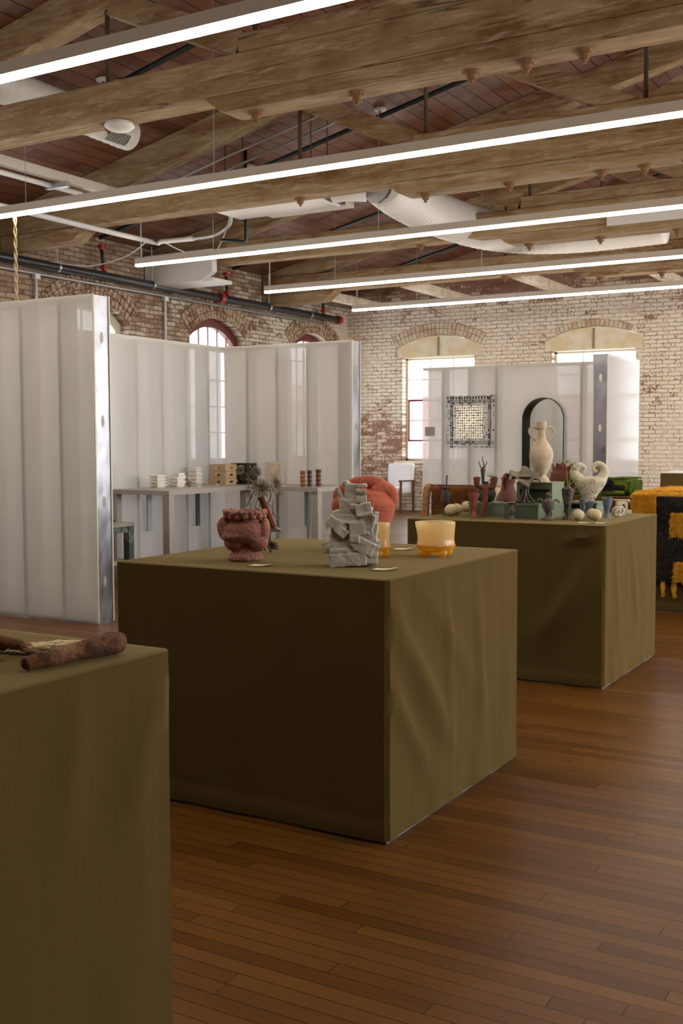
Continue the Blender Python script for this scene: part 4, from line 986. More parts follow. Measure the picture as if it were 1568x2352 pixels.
green_box('low sage green box under the leaf edged pedestal dish', -2.463, -2.241, 6.145, 6.295, 0.093)
green_box('tall sage green box under the two handled amphora', -2.44, -2.215, 6.31, 6.53, 0.207, front_open=True)
t = thing('green_stand', 'sage green footed stand under the white horned vase', 'stand', (-2.20, 6.86, 0.907), 0)
b = nb(); box(b, -0.075, 0.125, -0.10, 0.10, 0.062, 0.075, bev=0.002); finish('top_board', b, 'green', t)
for x in (-0.065, 0.10):
    b = nb(); box(b, x, x+0.016, -0.085, 0.085, 0, 0.0615); finish('side_board', b, 'green', t)
b = nb(); box(b, -0.048, 0.099, -0.03, 0.03, 0.03, 0.0615); finish('apron', b, 'greend', t)

# ------------------------------------------------------------------ vessels on the second plinth
def vessel(name, label, cat, x, y, s, prof, mat, z=0.907, seg=28, deform=None, parts=(), group=None, rot=None, vox=None, disp=None):
    t = L(name, label, cat, x, y, z, group, rot)
    b = nb(); lathe(b, prof, s, seg, deform=deform); o = finish('body', b, mat, t, True)
    if vox: remesh(o, vox, 2, disp)
    elif disp: 
        tx = bpy.data.textures.new('t', 'CLOUDS'); tx.noise_scale = disp[1]; d = o.modifiers.new('d', 'DISPLACE'); d.texture = tx; d.strength = disp[0]
    for pn, fn, pm in parts:
        b = nb(); fn(b, s); finish(pn, b, pm, t, True)
    return t
def htube(pts, r, k=5, seg=8):
    def fn(b, s): 
        rr = r
        P = smooth_pts([Vector(p)*s for p in pts], k)
        if hasattr(r, '__len__'):
            rr = []
            for i in range(len(P)):
                f = i/(len(P)-1)*(len(r)-1); kk = min(int(f), len(r)-2); rr.append((r[kk]+(r[kk+1]-r[kk])*(f-kk))*s)
        else: rr = r*s
        tube(b, P, rr, seg)
    return fn
# slim fish bodied bottle with stick
vessel('slim_bottle', 'slim charcoal bottle with a tall stick stopper at the left end', 'bottle', -2.907, 6.28, 0.00273,
       [(6.5, 0), (6, 4), (3.5, 12), (4, 17), (8, 26), (10, 36), (9.5, 46), (7, 54), (5, 58), (6.5, 61), (8, 63), (6, 63.5), (4, 60)], 'charcoal', disp=(0.004, 0.01),
       parts=[('stick', htube([(1, -3, 48), (2, -2, 64), (3, 0, 80), (4, 0, 92)], [1.8, 2.0, 1.6, 1.6]), 'charcoal')])
def egg(label, x, y, r, s, z=0.907, sq=0.97):
    b = nb(); ell(b, (0, 0, r*sq), (r*1.02, r, r*sq), (0, 0.1, 0.3), s, 4); o = finish('stone_egg', b, 'egg', None, True, loc=(x, y, z), rotz=YAW); tag(o, label, 'stone egg', 'cream stone eggs on the second plinth')
egg('cream stone egg in front of the slim charcoal bottle', -2.830, 6.195, 14, 0.002713)
egg('cream stone egg tucked behind the leftmost egg', -2.855, 6.335, 13, 0.00279)
egg('cream stone egg beside the low green box at left', -2.905, 6.61, 12.5, 0.00286)
egg('cream stone egg in front of the speckled vase', -2.003, 6.166, 13.3, 0.002538)
egg('cream stone egg behind the rightmost egg', -1.965, 6.31, 13, 0.0026)
egg('rightmost cream stone egg above the caption cards', -1.915, 6.216, 13.5, 0.002537)
b = nb(); obox(b, (0, 0, 0.008), (0.07, 0.03, 0.014), (0, 0, 0.2), bev=0.004); obox(b, (0.01, 0, 0.020), (0.06, 0.024, 0.008), (0, 0, 0.1), bev=0.003); o = finish('clay_slab', b, 'bone', None, loc=(-2.99, 6.70, 0.908)) if False else None
if o is None: b.free()
b = nb(); obox(b, (0, 0, 0.008), (0.07, 0.03, 0.016), (0, 0, 0.2)); obox(b, (0.012, 0, 0.020), (0.06, 0.024, 0.008), (0, 0, 0.1)); o = finish('clay_slab', b, 'bone', None, loc=(-2.91, 6.70, 0.9075)); tag(o, 'small flat cream clay slabs lying behind the left eggs', 'clay slab')
def torn(amp, z0, seed=0):
    def f(x, y, z, a):
        if z > z0: z = z+amp*noise.noise(Vector((math.cos(a)*1.6+seed, math.sin(a)*1.6, seed)))*((z-z0)/10.0)*2
        return x, y, z
    return f
vessel('clay_goblet', 'slim red clay goblet with a torn white rim and ring handles', 'goblet', -2.612, 6.050, 0.00262,
       [(9.5, 0), (9, 3), (6, 10), (4, 16), (4.5, 20), (6, 28), (9, 42), (12, 55), (12.3, 57), (10.5, 55), (7, 40), (0.1, 30)], 'redclay', deform=torn(2.0, 48, 1),
       parts=[('handle', htube([(-4, 0, 14), (-8, 0, 15), (-9.5, 0, 20), (-6, 0, 23), (-4, 0, 20)], 1.2), 'redclay'), ('handle', htube([(4, 0, 14), (8, 0, 15), (9.5, 0, 20), (6, 0, 23), (4, 0, 20)], 1.2), 'redclay')])
def dc(b, s):
    tube(b, smooth_pts([Vector(p)*s for p in ((1, 0, 0), (0, 0, 6), (2, 0, 20), (5, 0, 40), (4, 0, 60), (3, 0, 68))], 4), [x*s for x in [8.5]*1+[8.5, 7.5, 7, 6.8]+[6.6]*16], 12)
    tube(b, smooth_pts([Vector(p)*s for p in ((3, 0, 66), (-8, 0, 70), (-14, 0, 76), (-14, 0, 86), (-15, 0, 92))], 4), [x*s for x in (5.5, 5.5, 5, 5, 5, 5, 5, 6, 6.5, 7, 7, 7.3, 7.5, 7.8, 8, 8.2, 8.4)], 12)
    tube(b, smooth_pts([Vector(p)*s for p in ((3, 0, 66), (14, 0, 68), (22, 0, 70), (25, 0, 80), (26, 0, 92))], 4), [x*s for x in (5.5, 5.5, 5, 5, 5.5, 6, 6.5, 7, 7.2, 7.2, 7.2, 7.4, 7.6, 7.8, 8, 8.2, 8.4)], 12)
t = L('double_candle_holder', 'terracotta stem splitting into two raised cups', 'candle holder', -2.608, 6.178); b = nb(); dc(b, 0.00266); o = finish('body', b, 'terracotta', t, True); remesh(o, 0.003, 3, (0.003, 0.02))
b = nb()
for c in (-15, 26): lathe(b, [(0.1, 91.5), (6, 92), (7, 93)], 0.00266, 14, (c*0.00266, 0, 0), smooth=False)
finish('cup_hollow_shade', b, 'wood_dd', t)  # dark discs painted as the shade inside the two cups
# black spouted pot on the left box
vessel('spouted_pot', 'round black pot with a spout on the left green box', 'pot', -2.672, 6.375, 0.00272,
       [(12, 0), (18, 4), (23, 14), (22.5, 24), (17, 33), (9, 39), (6, 43), (8, 47), (5, 46), (0.1, 40)], 'charcoal', z=0.990,
       parts=[('spout', htube([(8, 0, 36), (14, 0, 42), (15, 0, 50), (13, 0, 54)], [5, 4.5, 5, 7]), 'charcoal'), ('handle', htube([(-8, 0, 36), (-18, 0, 40), (-20, 0, 47), (-12, 0, 56)], [3, 2.4, 2.2, 1.5]), 'charcoal')])
# branching black candlestick
t = L('branch_candlestick', 'thin black branch shaped candlestick with three twisted tips', 'candlestick', -2.796, 6.62); s = 0.00285
b = nb()
for pts, r in (([(0, 0, 0), (0, 0, 40), (0.5, 0, 68), (0, 0, 90)], [4, 3.2, 3.2, 4.2]), ([(0, 0, 88), (0.5, 0, 96), (1, 0, 104)], [4.5, 5, 2.5]), ([(1, 0, 102), (2, 0, 112), (-1, 0, 120), (0, 0, 128)], [1.6, 1.2, 1.0, 0.6]),
               ([(-2, 0, 98), (-6, 0, 106), (-8, 0, 112), (-9, 0, 118)], [1.6, 1.2, 1.0, 0.8]), ([(3, 0, 98), (5, 0, 106), (8, 0, 112), (9, 0, 117)], [1.6, 1.2, 1.0, 0.8]), ([(-2, 0, 92), (-6, 0, 98)], [1.6, 0.8]), ([(2, 0, 92), (7, 0, 97)], [1.6, 0.8])):
    htube(pts, r)(b, s)
htube([(0, 0, 0), (0, 0, 3)], [9, 8])(b, s)
finish('branch', b, 'charcoal', t, True)
# terracotta ear jug
t = vessel('ear_jug', 'tall terracotta jug with a scooped ear shaped collar, dark at the base', 'jug', -2.623, 6.63, 0.00283,
       [(15, 0), (22, 6), (28, 18), (28, 30), (22, 44), (15, 56), (13, 66), (15, 76), (18, 80), (16, 80), (11, 70), (0.1, 60)], 'terracotta2', disp=(0.003, 0.05))
s = 0.00283; b = nb()
for k in range(2):
    pass
def shell(b, c, rx, rz, yawv, s, depth=1.0):
    n, mm = 20, 9; d = Vector((math.cos(yawv), math.sin(yawv), 0)); sd = Vector((-math.sin(yawv), math.cos(yawv), 0)); rows = []
    for side in (1.0, 0.86):
        for j in (range(mm+1) if side == 1.0 else range(mm, -1, -1)):
            th = PI/2*j/mm; ring = []
            for i in range(n):
                a = 2*PI*i/n; w = math.sin(th)*side
                q = Vector(c)+sd*(rx*w*math.cos(a))+Vector((0, 0, rz*w*math.sin(a)*(1+0.08*math.sin(3*a))))-d*(rx*depth*math.cos(th)*side); ring.append(b.verts.new(q*s))
            rows.append(ring)
    for A, B in zip(rows, rows[1:]):
        for i in range(n): b.faces.new((A[i], A[(i+1) % n], B[(i+1) % n], B[i]))
shell(b, (-4, -10, 68), 13, 26, R(-62), s, 0.9)
finish('ear_collar', b, 'terracotta', t, True)
b = nb(); shell(b, (6, -4, 76), 9, 17, R(-100), s, 0.8); finish('ear_fold', b, 'terracotta', t, True)
# leaf dish on pedestal
t = L('leaf_dish', 'grey bronze pedestal dish with a wavy leaf edged bowl', 'dish', -2.348, 6.215, 1.0005); s = 0.00262
b = nb(); nA = 60
def dish(b, s):
    rows = []
    for k in range(9):
        f = k/8; ring = []
        for i in range(nA):
            a = 2*PI*i/nA; r = 6+33*f*(1+0.06*math.sin(6*a)); z = 56+10*f**1.6+f*13*math.sin(a)+f*f*(4.0*math.sin(5*a+0.8)+2.0*math.sin(9*a))-(9*f**6 if f > 0.9 and math.sin(5*a+0.8) < 0 else 0)
            ring.append(b.verts.new((r*math.cos(a)*s, r*math.sin(a)*s*0.95, z*s)))
        rows.append(ring)
    for A, B in zip(rows, rows[1:]):
        for i in range(nA): b.faces.new((A[i], A[(i+1) % nA], B[(i+1) % nA], B[i]))
    b.faces.new(rows[0])
dish(b, s); o = finish('wavy_bowl', b, 'olivegrey', t, True); md = o.modifiers.new('sol', 'SOLIDIFY'); md.thickness = 0.004
b = nb(); lathe(b, [(6, 28), (9, 34), (10, 42), (7, 48), (9, 54), (16, 60), (8, 62), (0.1, 62)], s, 20)
for i in range(6):
    a = 2*PI*i/6+0.3
    tube(b, smooth_pts([Vector(p)*s for p in ((6*math.cos(a), 6*math.sin(a), 34), (8*math.cos(a), 8*math.sin(a), 20), (16*math.cos(a), 16*math.sin(a), 9), (25*math.cos(a), 25*math.sin(a), 1.5))], 4), 2.2*s, 7)
    a2 = a+0.35; tube(b, smooth_pts([Vector(p)*s for p in ((6*math.cos(a2), 6*math.sin(a2), 30), (9*math.cos(a2), 9*math.sin(a2), 16), (21*math.cos(a2), 21*math.sin(a2), 2.0))], 4), 1.8*s, 7)
for q in (1, -1): tube(b, smooth_pts([Vector(p)*s for p in ((8*q, -3, 46), (13*q, -3, 50), (17*q, -3, 48), (17*q, -3, 45))], 3), 1.2*s, 6)
finish('root_pedestal', b, 'dark_bronze', t, True)
b = nb(); lathe(b, [(4, 30), (6, 20), (12, 8), (20, 1), (0.1, 0.5)], s, 20); finish('pedestal_core', b, 'dark_bronze', t, True)
# amphora
vessel('amphora', 'tall sand coloured amphora with two ear handles on the tall green box', 'amphora', -2.325, 6.42, 0.00268,
       [(20, 0), (19.5, 3), (17, 8), (12, 13), (12, 17), (17, 26), (23, 40), (26.5, 54), (27, 63), (24.5, 74), (18, 86), (11.5, 96), (9, 104), (8.8, 114), (9.5, 121), (10.8, 123), (11.5, 134), (11.2, 138.5), (9.5, 138), (9, 125), (0.1, 120)], 'sand', z=1.1205, seg=40,
       parts=[('handle', htube([(-9, 0, 120), (-18, 0, 126), (-27, 0, 121), (-28, 0, 112), (-20, 0, 101), (-11, 0, 93)], 2.4), 'sand'), ('handle', htube([(9, 0, 120), (18, 0, 126), (27, 0, 121), (28, 0, 112), (20, 0, 101), (11, 0, 93)], 2.4), 'sand')])
# small vase
vessel('handled_vase', 'tiny grey brown vase with curled handles before the middle green box', 'vase', -2.372, 6.052, 0.002572,
       [(9, 0), (8.5, 2), (5, 8), (4, 11), (6, 16), (7.2, 22), (5.5, 29), (4.5, 33), (6.5, 37), (9, 39.5), (6, 39), (0.1, 34)], 'darkclay', disp=(0.003, 0.008),
       parts=[('handle', htube([(-5, 0, 37), (-10, 0, 37), (-12, 0, 33), (-8, 0, 30), (-6, 0, 33)], 1.2), 'darkclay'), ('handle', htube([(5, 0, 37), (10, 0, 37), (12, 0, 33), (8, 0, 30), (6, 0, 33)], 1.2), 'darkclay')])
vessel('lidded_urn', 'squat grey brown urn with horn handles and a ball lid', 'urn', -2.170, 6.118, 0.002555,
       [(12.5, 0), (13, 3), (7, 9), (5, 14), (8, 20), (13, 28), (15, 36), (14.5, 44), (9, 48), (5, 50), (5, 53), (0.1, 53)], 'darkclay', disp=(0.004, 0.01),
       parts=[('handle', htube([(-13, 0, 44), (-19, 0, 49), (-24, 0, 46), (-25, 0, 42)], [3, 2.2, 1.8, 1.6]), 'darkclay'), ('handle', htube([(13, 0, 44), (19, 0, 47), (24, 0, 43), (25, 0, 40)], [3, 2.2, 1.8, 1.6]), 'darkclay'),
              ('lid', lambda b, s: (ell(b, (0, 0, 59), (6.5, 6.5, 6), (0, 0, 0), s)), 'darkclay')])
t = vessel('speckled_vase', 'black and tan speckled flared vase holding green stems', 'vase', -2.095, 6.240, 0.002582,
       [(11.5, 0), (11, 3), (6, 10), (5, 17), (6.5, 26), (9, 38), (12, 54), (13.5, 66), (13, 71), (8, 73), (6, 76), (4.5, 74), (0.1, 60)], 'speckle', disp=(0.006, 0.008))
def umbel(b1, b2, c, r, d, n=16):
    c = Vector(c); d = Vector(d).normalized(); a1 = d.orthogonal().normalized(); a2 = d.cross(a1)
    for i in range(n):
        a = 2.4*i; q = 0.25+0.75*(i/n)**0.5; v = (d*(1.15-q)+(a1*math.cos(a)+a2*math.sin(a))*q).normalized(); tip = c+v*r*random.uniform(0.8, 1.05)
        tube(b1, [c, tip], [0.0011, 0.0006], 4)
        for k in range(3): ell(b2, tip+Vector((random.uniform(-1, 1), random.uniform(-1, 1), random.uniform(-1, 1)))*0.004, 0.0024, sub=1)
def flowers(label, x, y, z, stems, s, name='flower_stem', g=None):
    for (lab, pts, r, d) in stems:
        t = L(name, lab, 'flower', x, y, z, g)
        P = smooth_pts([Vector(p)*s for p in pts], 4); b = nb(); tube(b, P, [0.0040-0.0018*i/(len(P)-1) for i in range(len(P))], 7); finish('stem', b, 'stem', t, True)
        b1 = nb(); b2 = nb(); umbel(b1, b2, P[-1], r*s, d); finish('rays', b1, 'stem', t, True); finish('florets', b2, 'umbel', t, True)
flowers('', -2.095, 6.240, 0.907, [('tall green umbel flower rising from the speckled vase', [(0, 0, 66), (0, 0, 80), (-3, 0, 110), (-4, 0, 130)], 17, (-0.1, -0.2, 1)),
        ('middle green umbel flower leaning right in the speckled vase', [(1, 0, 66), (3, 0, 80), (7, 0, 100), (12, 0, 115)], 15, (0.4, -0.2, 1)),
        ('lower green umbel flower branching right from the speckled vase', [(1, 0, 66), (4, 0, 78), (10, 0, 84), (16, 0, 88)], 15, (0.7, -0.3, 0.9))], 0.002582, g='green flowers in the speckled vase')
flowers('', -2.765, 6.66, 0.907, [('pale umbel flower behind the right terracotta cup', [(8, 0, 0), (12, 0, 50), (10, 0, 70), (3, 0, 84)], 16, (0.1, -0.2, 1))], 0.00272)
# big plum vase
def petals(x, y, z, a):
    if z > 92:
        k = max(0, math.sin(5*a+0.5))**0.5; z += 9*k*(z-92)/12-3; q = 1+0.22*k*(z-92)/16; x *= q; y *= q
    return x, y, z
vessel('petal_vase', 'tall dark red clay vase with a ragged petal mouth behind the green box', 'vase', -2.36, 6.985, 0.002888,
       [(12, 0), (13, 6), (11, 14), (14, 22), (24, 42), (31, 60), (32, 74), (27, 88), (19, 98), (17, 104), (15, 100), (0.1, 80)], 'plum', deform=petals, seg=40) if False else None
vessel('petal_vase', 'tall dark red clay vase with a ragged petal mouth behind the green box', 'vase', -2.345, 6.90, 0.002888,
       [(12, 0), (13, 6), (11, 14), (14, 22), (24, 42), (31, 60), (32, 74), (28, 88), (23, 98), (22, 105), (19, 100), (0.1, 80)], 'plum', deform=petals, seg=40)
# white horned vase
t = L('horned_vase', 'white studded vase with two curling horns on the green stand', 'vase', -2.161, 6.86, 0.983); s = 0.00281
b = nb(); lathe(b, [(11, 0), (13, 4), (19, 14), (27, 26), (34, 38), (37, 47), (32, 54), (18, 57), (0.1, 57)], s, 28, deform=lambda x, y, z, a: (x+z*0.08, y*0.62, z))
def tp(pts, rs): 
    P = smooth_pts([Vector(p)*s for p in pts], 5); rr = []
    for i in range(len(P)):
        f = i/(len(P)-1)*(len(rs)-1); k = min(int(f), len(rs)-2); rr.append((rs[k]+(rs[k+1]-rs[k])*(f-k))*s)
    tube(b, P, rr, 12)
tp([(4, 0, 24), (18, 0, 40), (30, 0, 55), (35, 0, 66), (34, 0, 74), (28, 0, 83), (19, 0, 86), (11, 0, 82), (9, 0, 74), (14, 0, 68), (19, 0, 71)], [9, 16, 13, 10.5, 8.8, 7.5, 6.2, 5.2, 4.5, 3.8, 3])
tp([(-2, 0, 24), (-15, 0, 40), (-27, 0, 54), (-34, 0, 64), (-32, 0, 74), (-25, 0, 82), (-17, 0, 82), (-11, 0, 77), (-12, 0, 69), (-17, 0, 67)], [9, 16, 13, 10.5, 9, 7.5, 6, 5, 4.2, 3.4])
o = finish('body', b, 'bone', t, True); remesh(o, 0.0035, 4)
b = nb(); random.seed(3)
for i in range(90):
    z = random.uniform(6, 52); hw = 13+z*0.53; x = random.uniform(-0.95, 0.95)*hw+z*0.08; y = -0.62*math.sqrt(max(0, hw*hw-(x-z*0.08)**2))*1.0-0.3
    ell(b, (x, y, z), (1.5, 1.8, 1.5), (0, 0, 0), s, 1)
finish('studs', b, 'bone', t, True)
# white curl pot behind the left box
vessel('curl_pot', 'small cream pot with a grey curled handle between black pot and jug', 'pot', -2.80, 6.85, 0.00293,
       [(10, 0), (12, 4), (15, 16), (15, 26), (11, 34), (9, 38), (7, 37), (0.1, 30)], 'bone', z=0.907+0.04,
       parts=[('handle', htube([(14, 0, 24), (18, 0, 30), (14, 0, 35), (9, 0, 31), (12, 0, 27)], 2), 'darkclay'), ('foot', lambda b, s: lathe(b, [(12, -14), (12, -1), (8, 0)], s, 16, smooth=False), 'bone')])
pathtube('dry_twig', [(-2.73, 6.86, 0.909), (-2.72, 6.86, 1.04), (-2.71, 6.86, 1.14)], 0.003, 'stem', 'thin dry twig standing beside the terracotta jug', 'twig')
# blue cups
def bcup(label, x, y, s, h, w, sw=0):
    q = h/43.0
    vessel('blue_cup', label, 'cup', x, y, s, [(9*w, 0), (8*w, 2), (4.5*w, 8*q), (4*w, 13*q), (5.5*w, 20*q), (8.5*w, 30*q), (10.5*w, 40*q), (11*w, 43*q), (9.5*w, 41*q), (6*w, 28*q), (0.1, 22*q)], 'blue', deform=torn(1.6, 34*q, sw), disp=(0.002, 0.01), group='slate blue clay cups',
           parts=[('relief', htube([(-4*w, -2, 12*q), (-7*w, -2, 16*q), (-6*w, -2, 24*q), (-8*w, -3, 28*q)], [2.2, 1.6, 1.4, 2.4]), 'blue')])
bcup('left slate blue clay cup behind an egg', -2.105, 6.565, 0.00267, 40, 0.9, 1); bcup('middle slate blue clay cup between two eggs', -2.042, 6.49, 0.00265, 35, 0.95, 2); bcup('rightmost slate blue flared cup with a torn rim', -1.930, 6.49, 0.00263, 46, 1.15, 3)
# knotted clay and cube
t = L('knotted_clay', 'knotted cream clay coils in front of the small clay block', 'sculpture', -1.905, 6.62); s = 0.00268
b = nb(); htube([(-10, 0, 6), (-12, -3, 14), (-6, -5, 21), (3, -3, 18), (4, 0, 10), (-3, 3, 5), (-8, -4, 8), (-4, -7, 15), (6, -5, 22), (12, 0, 20), (14, 2, 12), (10, 3, 5), (5, 0, 4)], 2.8, 6)(b, s)
htube([(-6, -2, 2.6), (2, -5, 2.6), (9, -4, 3.2)], [2.5, 3, 2])(b, s); finish('coil', b, 'bone', t, True)
t = L('clay_block', 'small cream clay block with an arched hole and a rod on top', 'sculpture', -1.925, 6.78); s = 0.0027
b = nb(); obox(b, (0, 0, 20*s), (24*s, 20*s, 22*s), bev=0.003); obox(b, (-2*s, 0, 5*s), (18*s, 18*s, 10*s)); obox(b, (14*s, 0, 7*s), (16*s, 12*s, 9*s), bev=0.003); finish('block', b, 'bone', t)
b = nb(); ell(b, (2*s, -10*s, 20*s), (4.5*s, 0.6*s, 6*s), sub=2); finish('hole', b, 'wood_dd', t, True)  # dark oval on the face, painted as the shade within a hole
b = nb(); htube([(-18, 0, 35), (0, 0, 34), (12, 0, 34), (19, 0, 31)], [1.6, 2.2, 2.2, 2.6])(b, s); htube([(14, 0, 34), (18, 0, 37)], [1.6, 1.2])(b, s); finish('rod', b, 'sand', t, True)
card('left cream caption card at the front of the second plinth', -1.905, 5.985, R(6), 0.075, 0.05, 'cardw', g='caption cards on the second plinth'); card('right cream caption card at the front of the second plinth', -1.815, 6.01, R(6), 0.075, 0.05, 'cardw', g='caption cards on the second plinth')

# ------------------------------------------------------------------ booth desk and things on it
MT['bluestrip'] = plain('pale_blue_plastic', (0.42, 0.50, 0.52), 0.4); MT['teal'] = plain('dark_teal_plastic', (0.10, 0.14, 0.14), 0.4)
t0desk = t = thing('steel_desk', 'L shaped steel desk along the two walls of the white booth', 'desk', (-7.52, 8.25, 0))
b = nb()
lp = [(0, 0), (0.77, 0), (0.77, 1.28), (1.67, 1.28), (1.67, 1.96), (0, 1.96)]
finish('desk_top', plate(lp, [], 0.045, lambda u, v, w: (u, v, 0.855+w)), 'steel_desk', t)
for x, y in ((0.70, 0.01), (0.70, 1.30), (1.60, 1.30), (0.02, 0.02), (1.60, 1.86)):
    b = nb(); box(b, x-0.02, x+0.06, y, y+0.08, 0, 0.854); finish('leg', b, 'steel_desk', t)
def stack(label, x, y, n, w, d, h, mats, lip=0.012, cat='stone block stack', name='block_stack', z=0.90):
    t = thing(name, label, cat, (x, y, z), R(random.uniform(-4, 4)), 'stacked stone blocks on the desk'); zz = 0
    for i in range(n):
        b = nb(); ww = w*(0.80 if i % 2 == 0 else 1.0); hh = h*(1.0 if i % 2 == 0 else 0.9)
        box(b, -d/2*(0.8 if i % 2 == 0 else 1), d/2*(0.8 if i % 2 == 0 else 1), -ww/2, ww/2, zz, zz+hh-0.0015, bev=0.003); zz += hh; finish('block', b, mats[i % len(mats)], t)
    return t
stack('stack of pale marble blocks nearest the front end of the desk', -7.30, 8.74, 8, 0.14, 0.12, 0.0175, ['marble_w'])
stack('low stack of pale marble blocks, second from the front of the desk', -7.22, 8.95, 6, 0.12, 0.12, 0.0185, ['marble_w'])
stack('tall stack of pale marble blocks left of the wooden crates', -7.40, 9.50, 9, 0.13, 0.12, 0.023, ['marble_w'])
stack('grey marble block on two blocks behind the low stack', -7.38, 9.18, 5, 0.12, 0.12, 0.030, ['marble_w'])
b = nb(); lathe(b, [(0.018, 0), (0.02, 0.02), (0.012, 0.03), (0.022, 0.045), (0.018, 0.06), (0.006, 0.062)], 1, 12); o = finish('small_figure', b, 'olivegrey', None, True, loc=(-7.20, 9.14, 0.9005)); tag(o, 'tiny dark bronze knob shaped figure between the marble stacks', 'figure')
def crate(label, x, y, z, w, d, h, mat, g):
    t = thing('slotted_crate', label, 'crate', (x, y, z), 0, g)
    b = nb(); hx, hy = d/2, w/2
    # side walls with a slot each
    def wall(u0, u1, pl):
        hol = [[((u0+u1)/2-0.035, h*0.30), ((u0+u1)/2+0.035, h*0.30), ((u0+u1)/2+0.035, h*0.62), ((u0+u1)/2-0.035, h*0.62)]]
        return plate([(u0, 0.001), (u1, 0.001), (u1, h-0.001), (u0, h-0.001)], hol, 0.012, pl)
    for pl, a in ((lambda u, v, w2: (hx-w2, u, v), hy), (lambda u, v, w2: (-hx+w2, u, v), hy), (lambda u, v, w2: (u, -hy+w2, v), hx), (lambda u, v, w2: (u, hy-w2, v), hx)):
        q = wall(-a+0.0002, a-0.0002, pl); me = bpy.data.meshes.new('tmp'); q.to_mesh(me); q.free(); b.from_mesh(me); bpy.data.meshes.remove(me)
    box(b, -hx+0.012, hx-0.012, -hy+0.012, hy-0.012, 0.001, 0.010)
    finish('body', b, mat, t)
for k in range(3):
    crate(['bottom pale wooden crate in the stack on the desk', 'middle pale wooden crate in the stack on the desk', 'top pale wooden crate in the stack on the desk'][k], -7.19, 9.72, 0.9005+k*0.076, 0.20, 0.22, 0.0755, 'wood_l', 'pale wooden crates on the desk')
    crate(['bottom black crate in the stack at the booth corner', 'middle black crate in the stack at the booth corner', 'top black crate in the stack at the booth corner'][k], -7.13, 10.03, 0.9005+k*0.078, 0.20, 0.22, 0.0775, 'black', 'black crates on the desk')
t = thing('picture_frame', 'small cream framed picture leaning at the back of the booth', 'picture', (-6.83, 10.19, 0.9005))
b = nb(); box(b, -0.115, 0.115, 0.0, 0.02, 0, 0.245); finish('frame', b, 'cream', t)
b = nb(); box(b, -0.055, 0.09, -0.002, 0.0, 0.02, 0.22); finish('print', b, 'archbrick', t)
def candlestick(label, x, y, h, r, mat, n, cap=0):
    prof = [(r*0.72, 0)]
    for i in range(n):
        z0 = h*i/n; prof += [(r*0.62, z0+h/n*0.12), (r*0.66, z0+h/n*0.35), (r*1.0, z0+h/n*0.5), (r*0.66, z0+h/n*0.65), (r*0.62, z0+h/n*0.88)]
    prof += [(r*(1.0 if cap else 0.7), h*0.97), (r*(1.0 if cap else 0.7), h), (0.001, h)]
    b = nb(); lathe(b, [(q0*1000, q1*1000) for q0, q1 in prof], 0.001, 20, smooth=False); o = finish('turned_candlestick', b, mat, None, False, loc=(x, y, 0.9005)); tag(o, label, 'candlestick', 'turned wooden candlesticks on the desk')
candlestick('orange turned wooden candlestick, leftmost of the three', -6.13, 9.69, 0.168, 0.040, 'wood_o', 4); candlestick('dark plum turned candlestick in the middle of the three', -6.04, 9.68, 0.172, 0.034, 'wood_dd', 4, 1); candlestick('walnut turned candlestick, rightmost of the three', -6.03, 9.84, 0.178, 0.040, 'wood_d', 4, 1)
card('small white card at the foot of the turned candlesticks', -5.98, 9.60, 0, 0.06, 0.04, 'cardw', 0.9015, g='card on the desk')
for i, (x, y) in enumerate(((-7.30, 8.69), (-7.13, 9.08), (-7.22, 9.50))): card(['small cream card before the front marble stack', 'small cream card before the tiny bronze figure', 'small cream card before the tall marble stack'][i], x+0.10, y, R(90), 0.06, 0.04, 'card', 0.9015, g='cards on the desk')
# hanging acrylic strips under the desk
for i, (x, y, mt, z0) in enumerate(((-7.53, 8.75, 'clear', 0.45), (-7.53, 9.62, 'pipe', 0.52))): pass
for x, y, dx, dy, mt in ((0.03, 0.58, 0.02, 0.07, 'bluestrip'), (0.03, 1.40, 0.02, 0.06, 'teal'), (1.13, 1.93, 0.045, 0.02, 'bluestrip')):
    b = nb(); box(b, x-dx/2, x+dx/2, y-dy/2, y+dy/2, 0.44, 0.854); finish('bracket', b, mt, t0desk)
# green marble side table
t = thing('marble_side_table', 'green marble side table with two shelves beside the near partition', 'side table', (-7.08, 7.66, 0))
b = nb(); box(b, -0.26, 0.24, -0.19, 0.19, 0.585, 0.62, bev=0.003); finish('top_slab', b, 'stone_t', t)
b = nb(); box(b, -0.25, 0.23, -0.18, 0.18, 0.53, 0.584); finish('apron', b, 'marble_g', t)
for x, y in ((0.165, -0.185), (-0.25, -0.185), (0.165, 0.115), (-0.25, 0.115)):
    b = nb(); box(b, x, x+0.07, y, y+0.07, 0, 0.585); finish('leg', b, 'marble_g', t)
b = nb(); box(b, -0.25, 0.23, -0.18, 0.18, 0.235, 0.27); finish('lower_shelf', b, 'stone_t', t)
t = L('glass_bowl', 'low olive green glass bowl on the marble side table', 'bowl', -6.98, 7.66, 0.6205)
b = nb(); lathe(b, [(9, 0), (11, 2), (14, 8), (9, 15), (8, 15), (12, 8), (8, 3), (0.1, 3)], 0.0041, 28); finish('body', b, 'greenglass', t, True)
t = L('lidded_jar', 'small clear glass jar with a red brown lid on the side table', 'jar', -7.12, 7.68, 0.6205)
b = nb(); lathe(b, [(7, 0), (9, 3), (9, 10), (7, 12), (6, 11), (7.5, 9), (7.5, 3), (0.1, 2)], 0.0041, 20); finish('body', b, 'clear', t, True)
b = nb(); lathe(b, [(8, 12.2), (9, 14), (7, 18), (0.1, 19)], 0.0041, 16); finish('lid', b, 'wood_d', t, True)
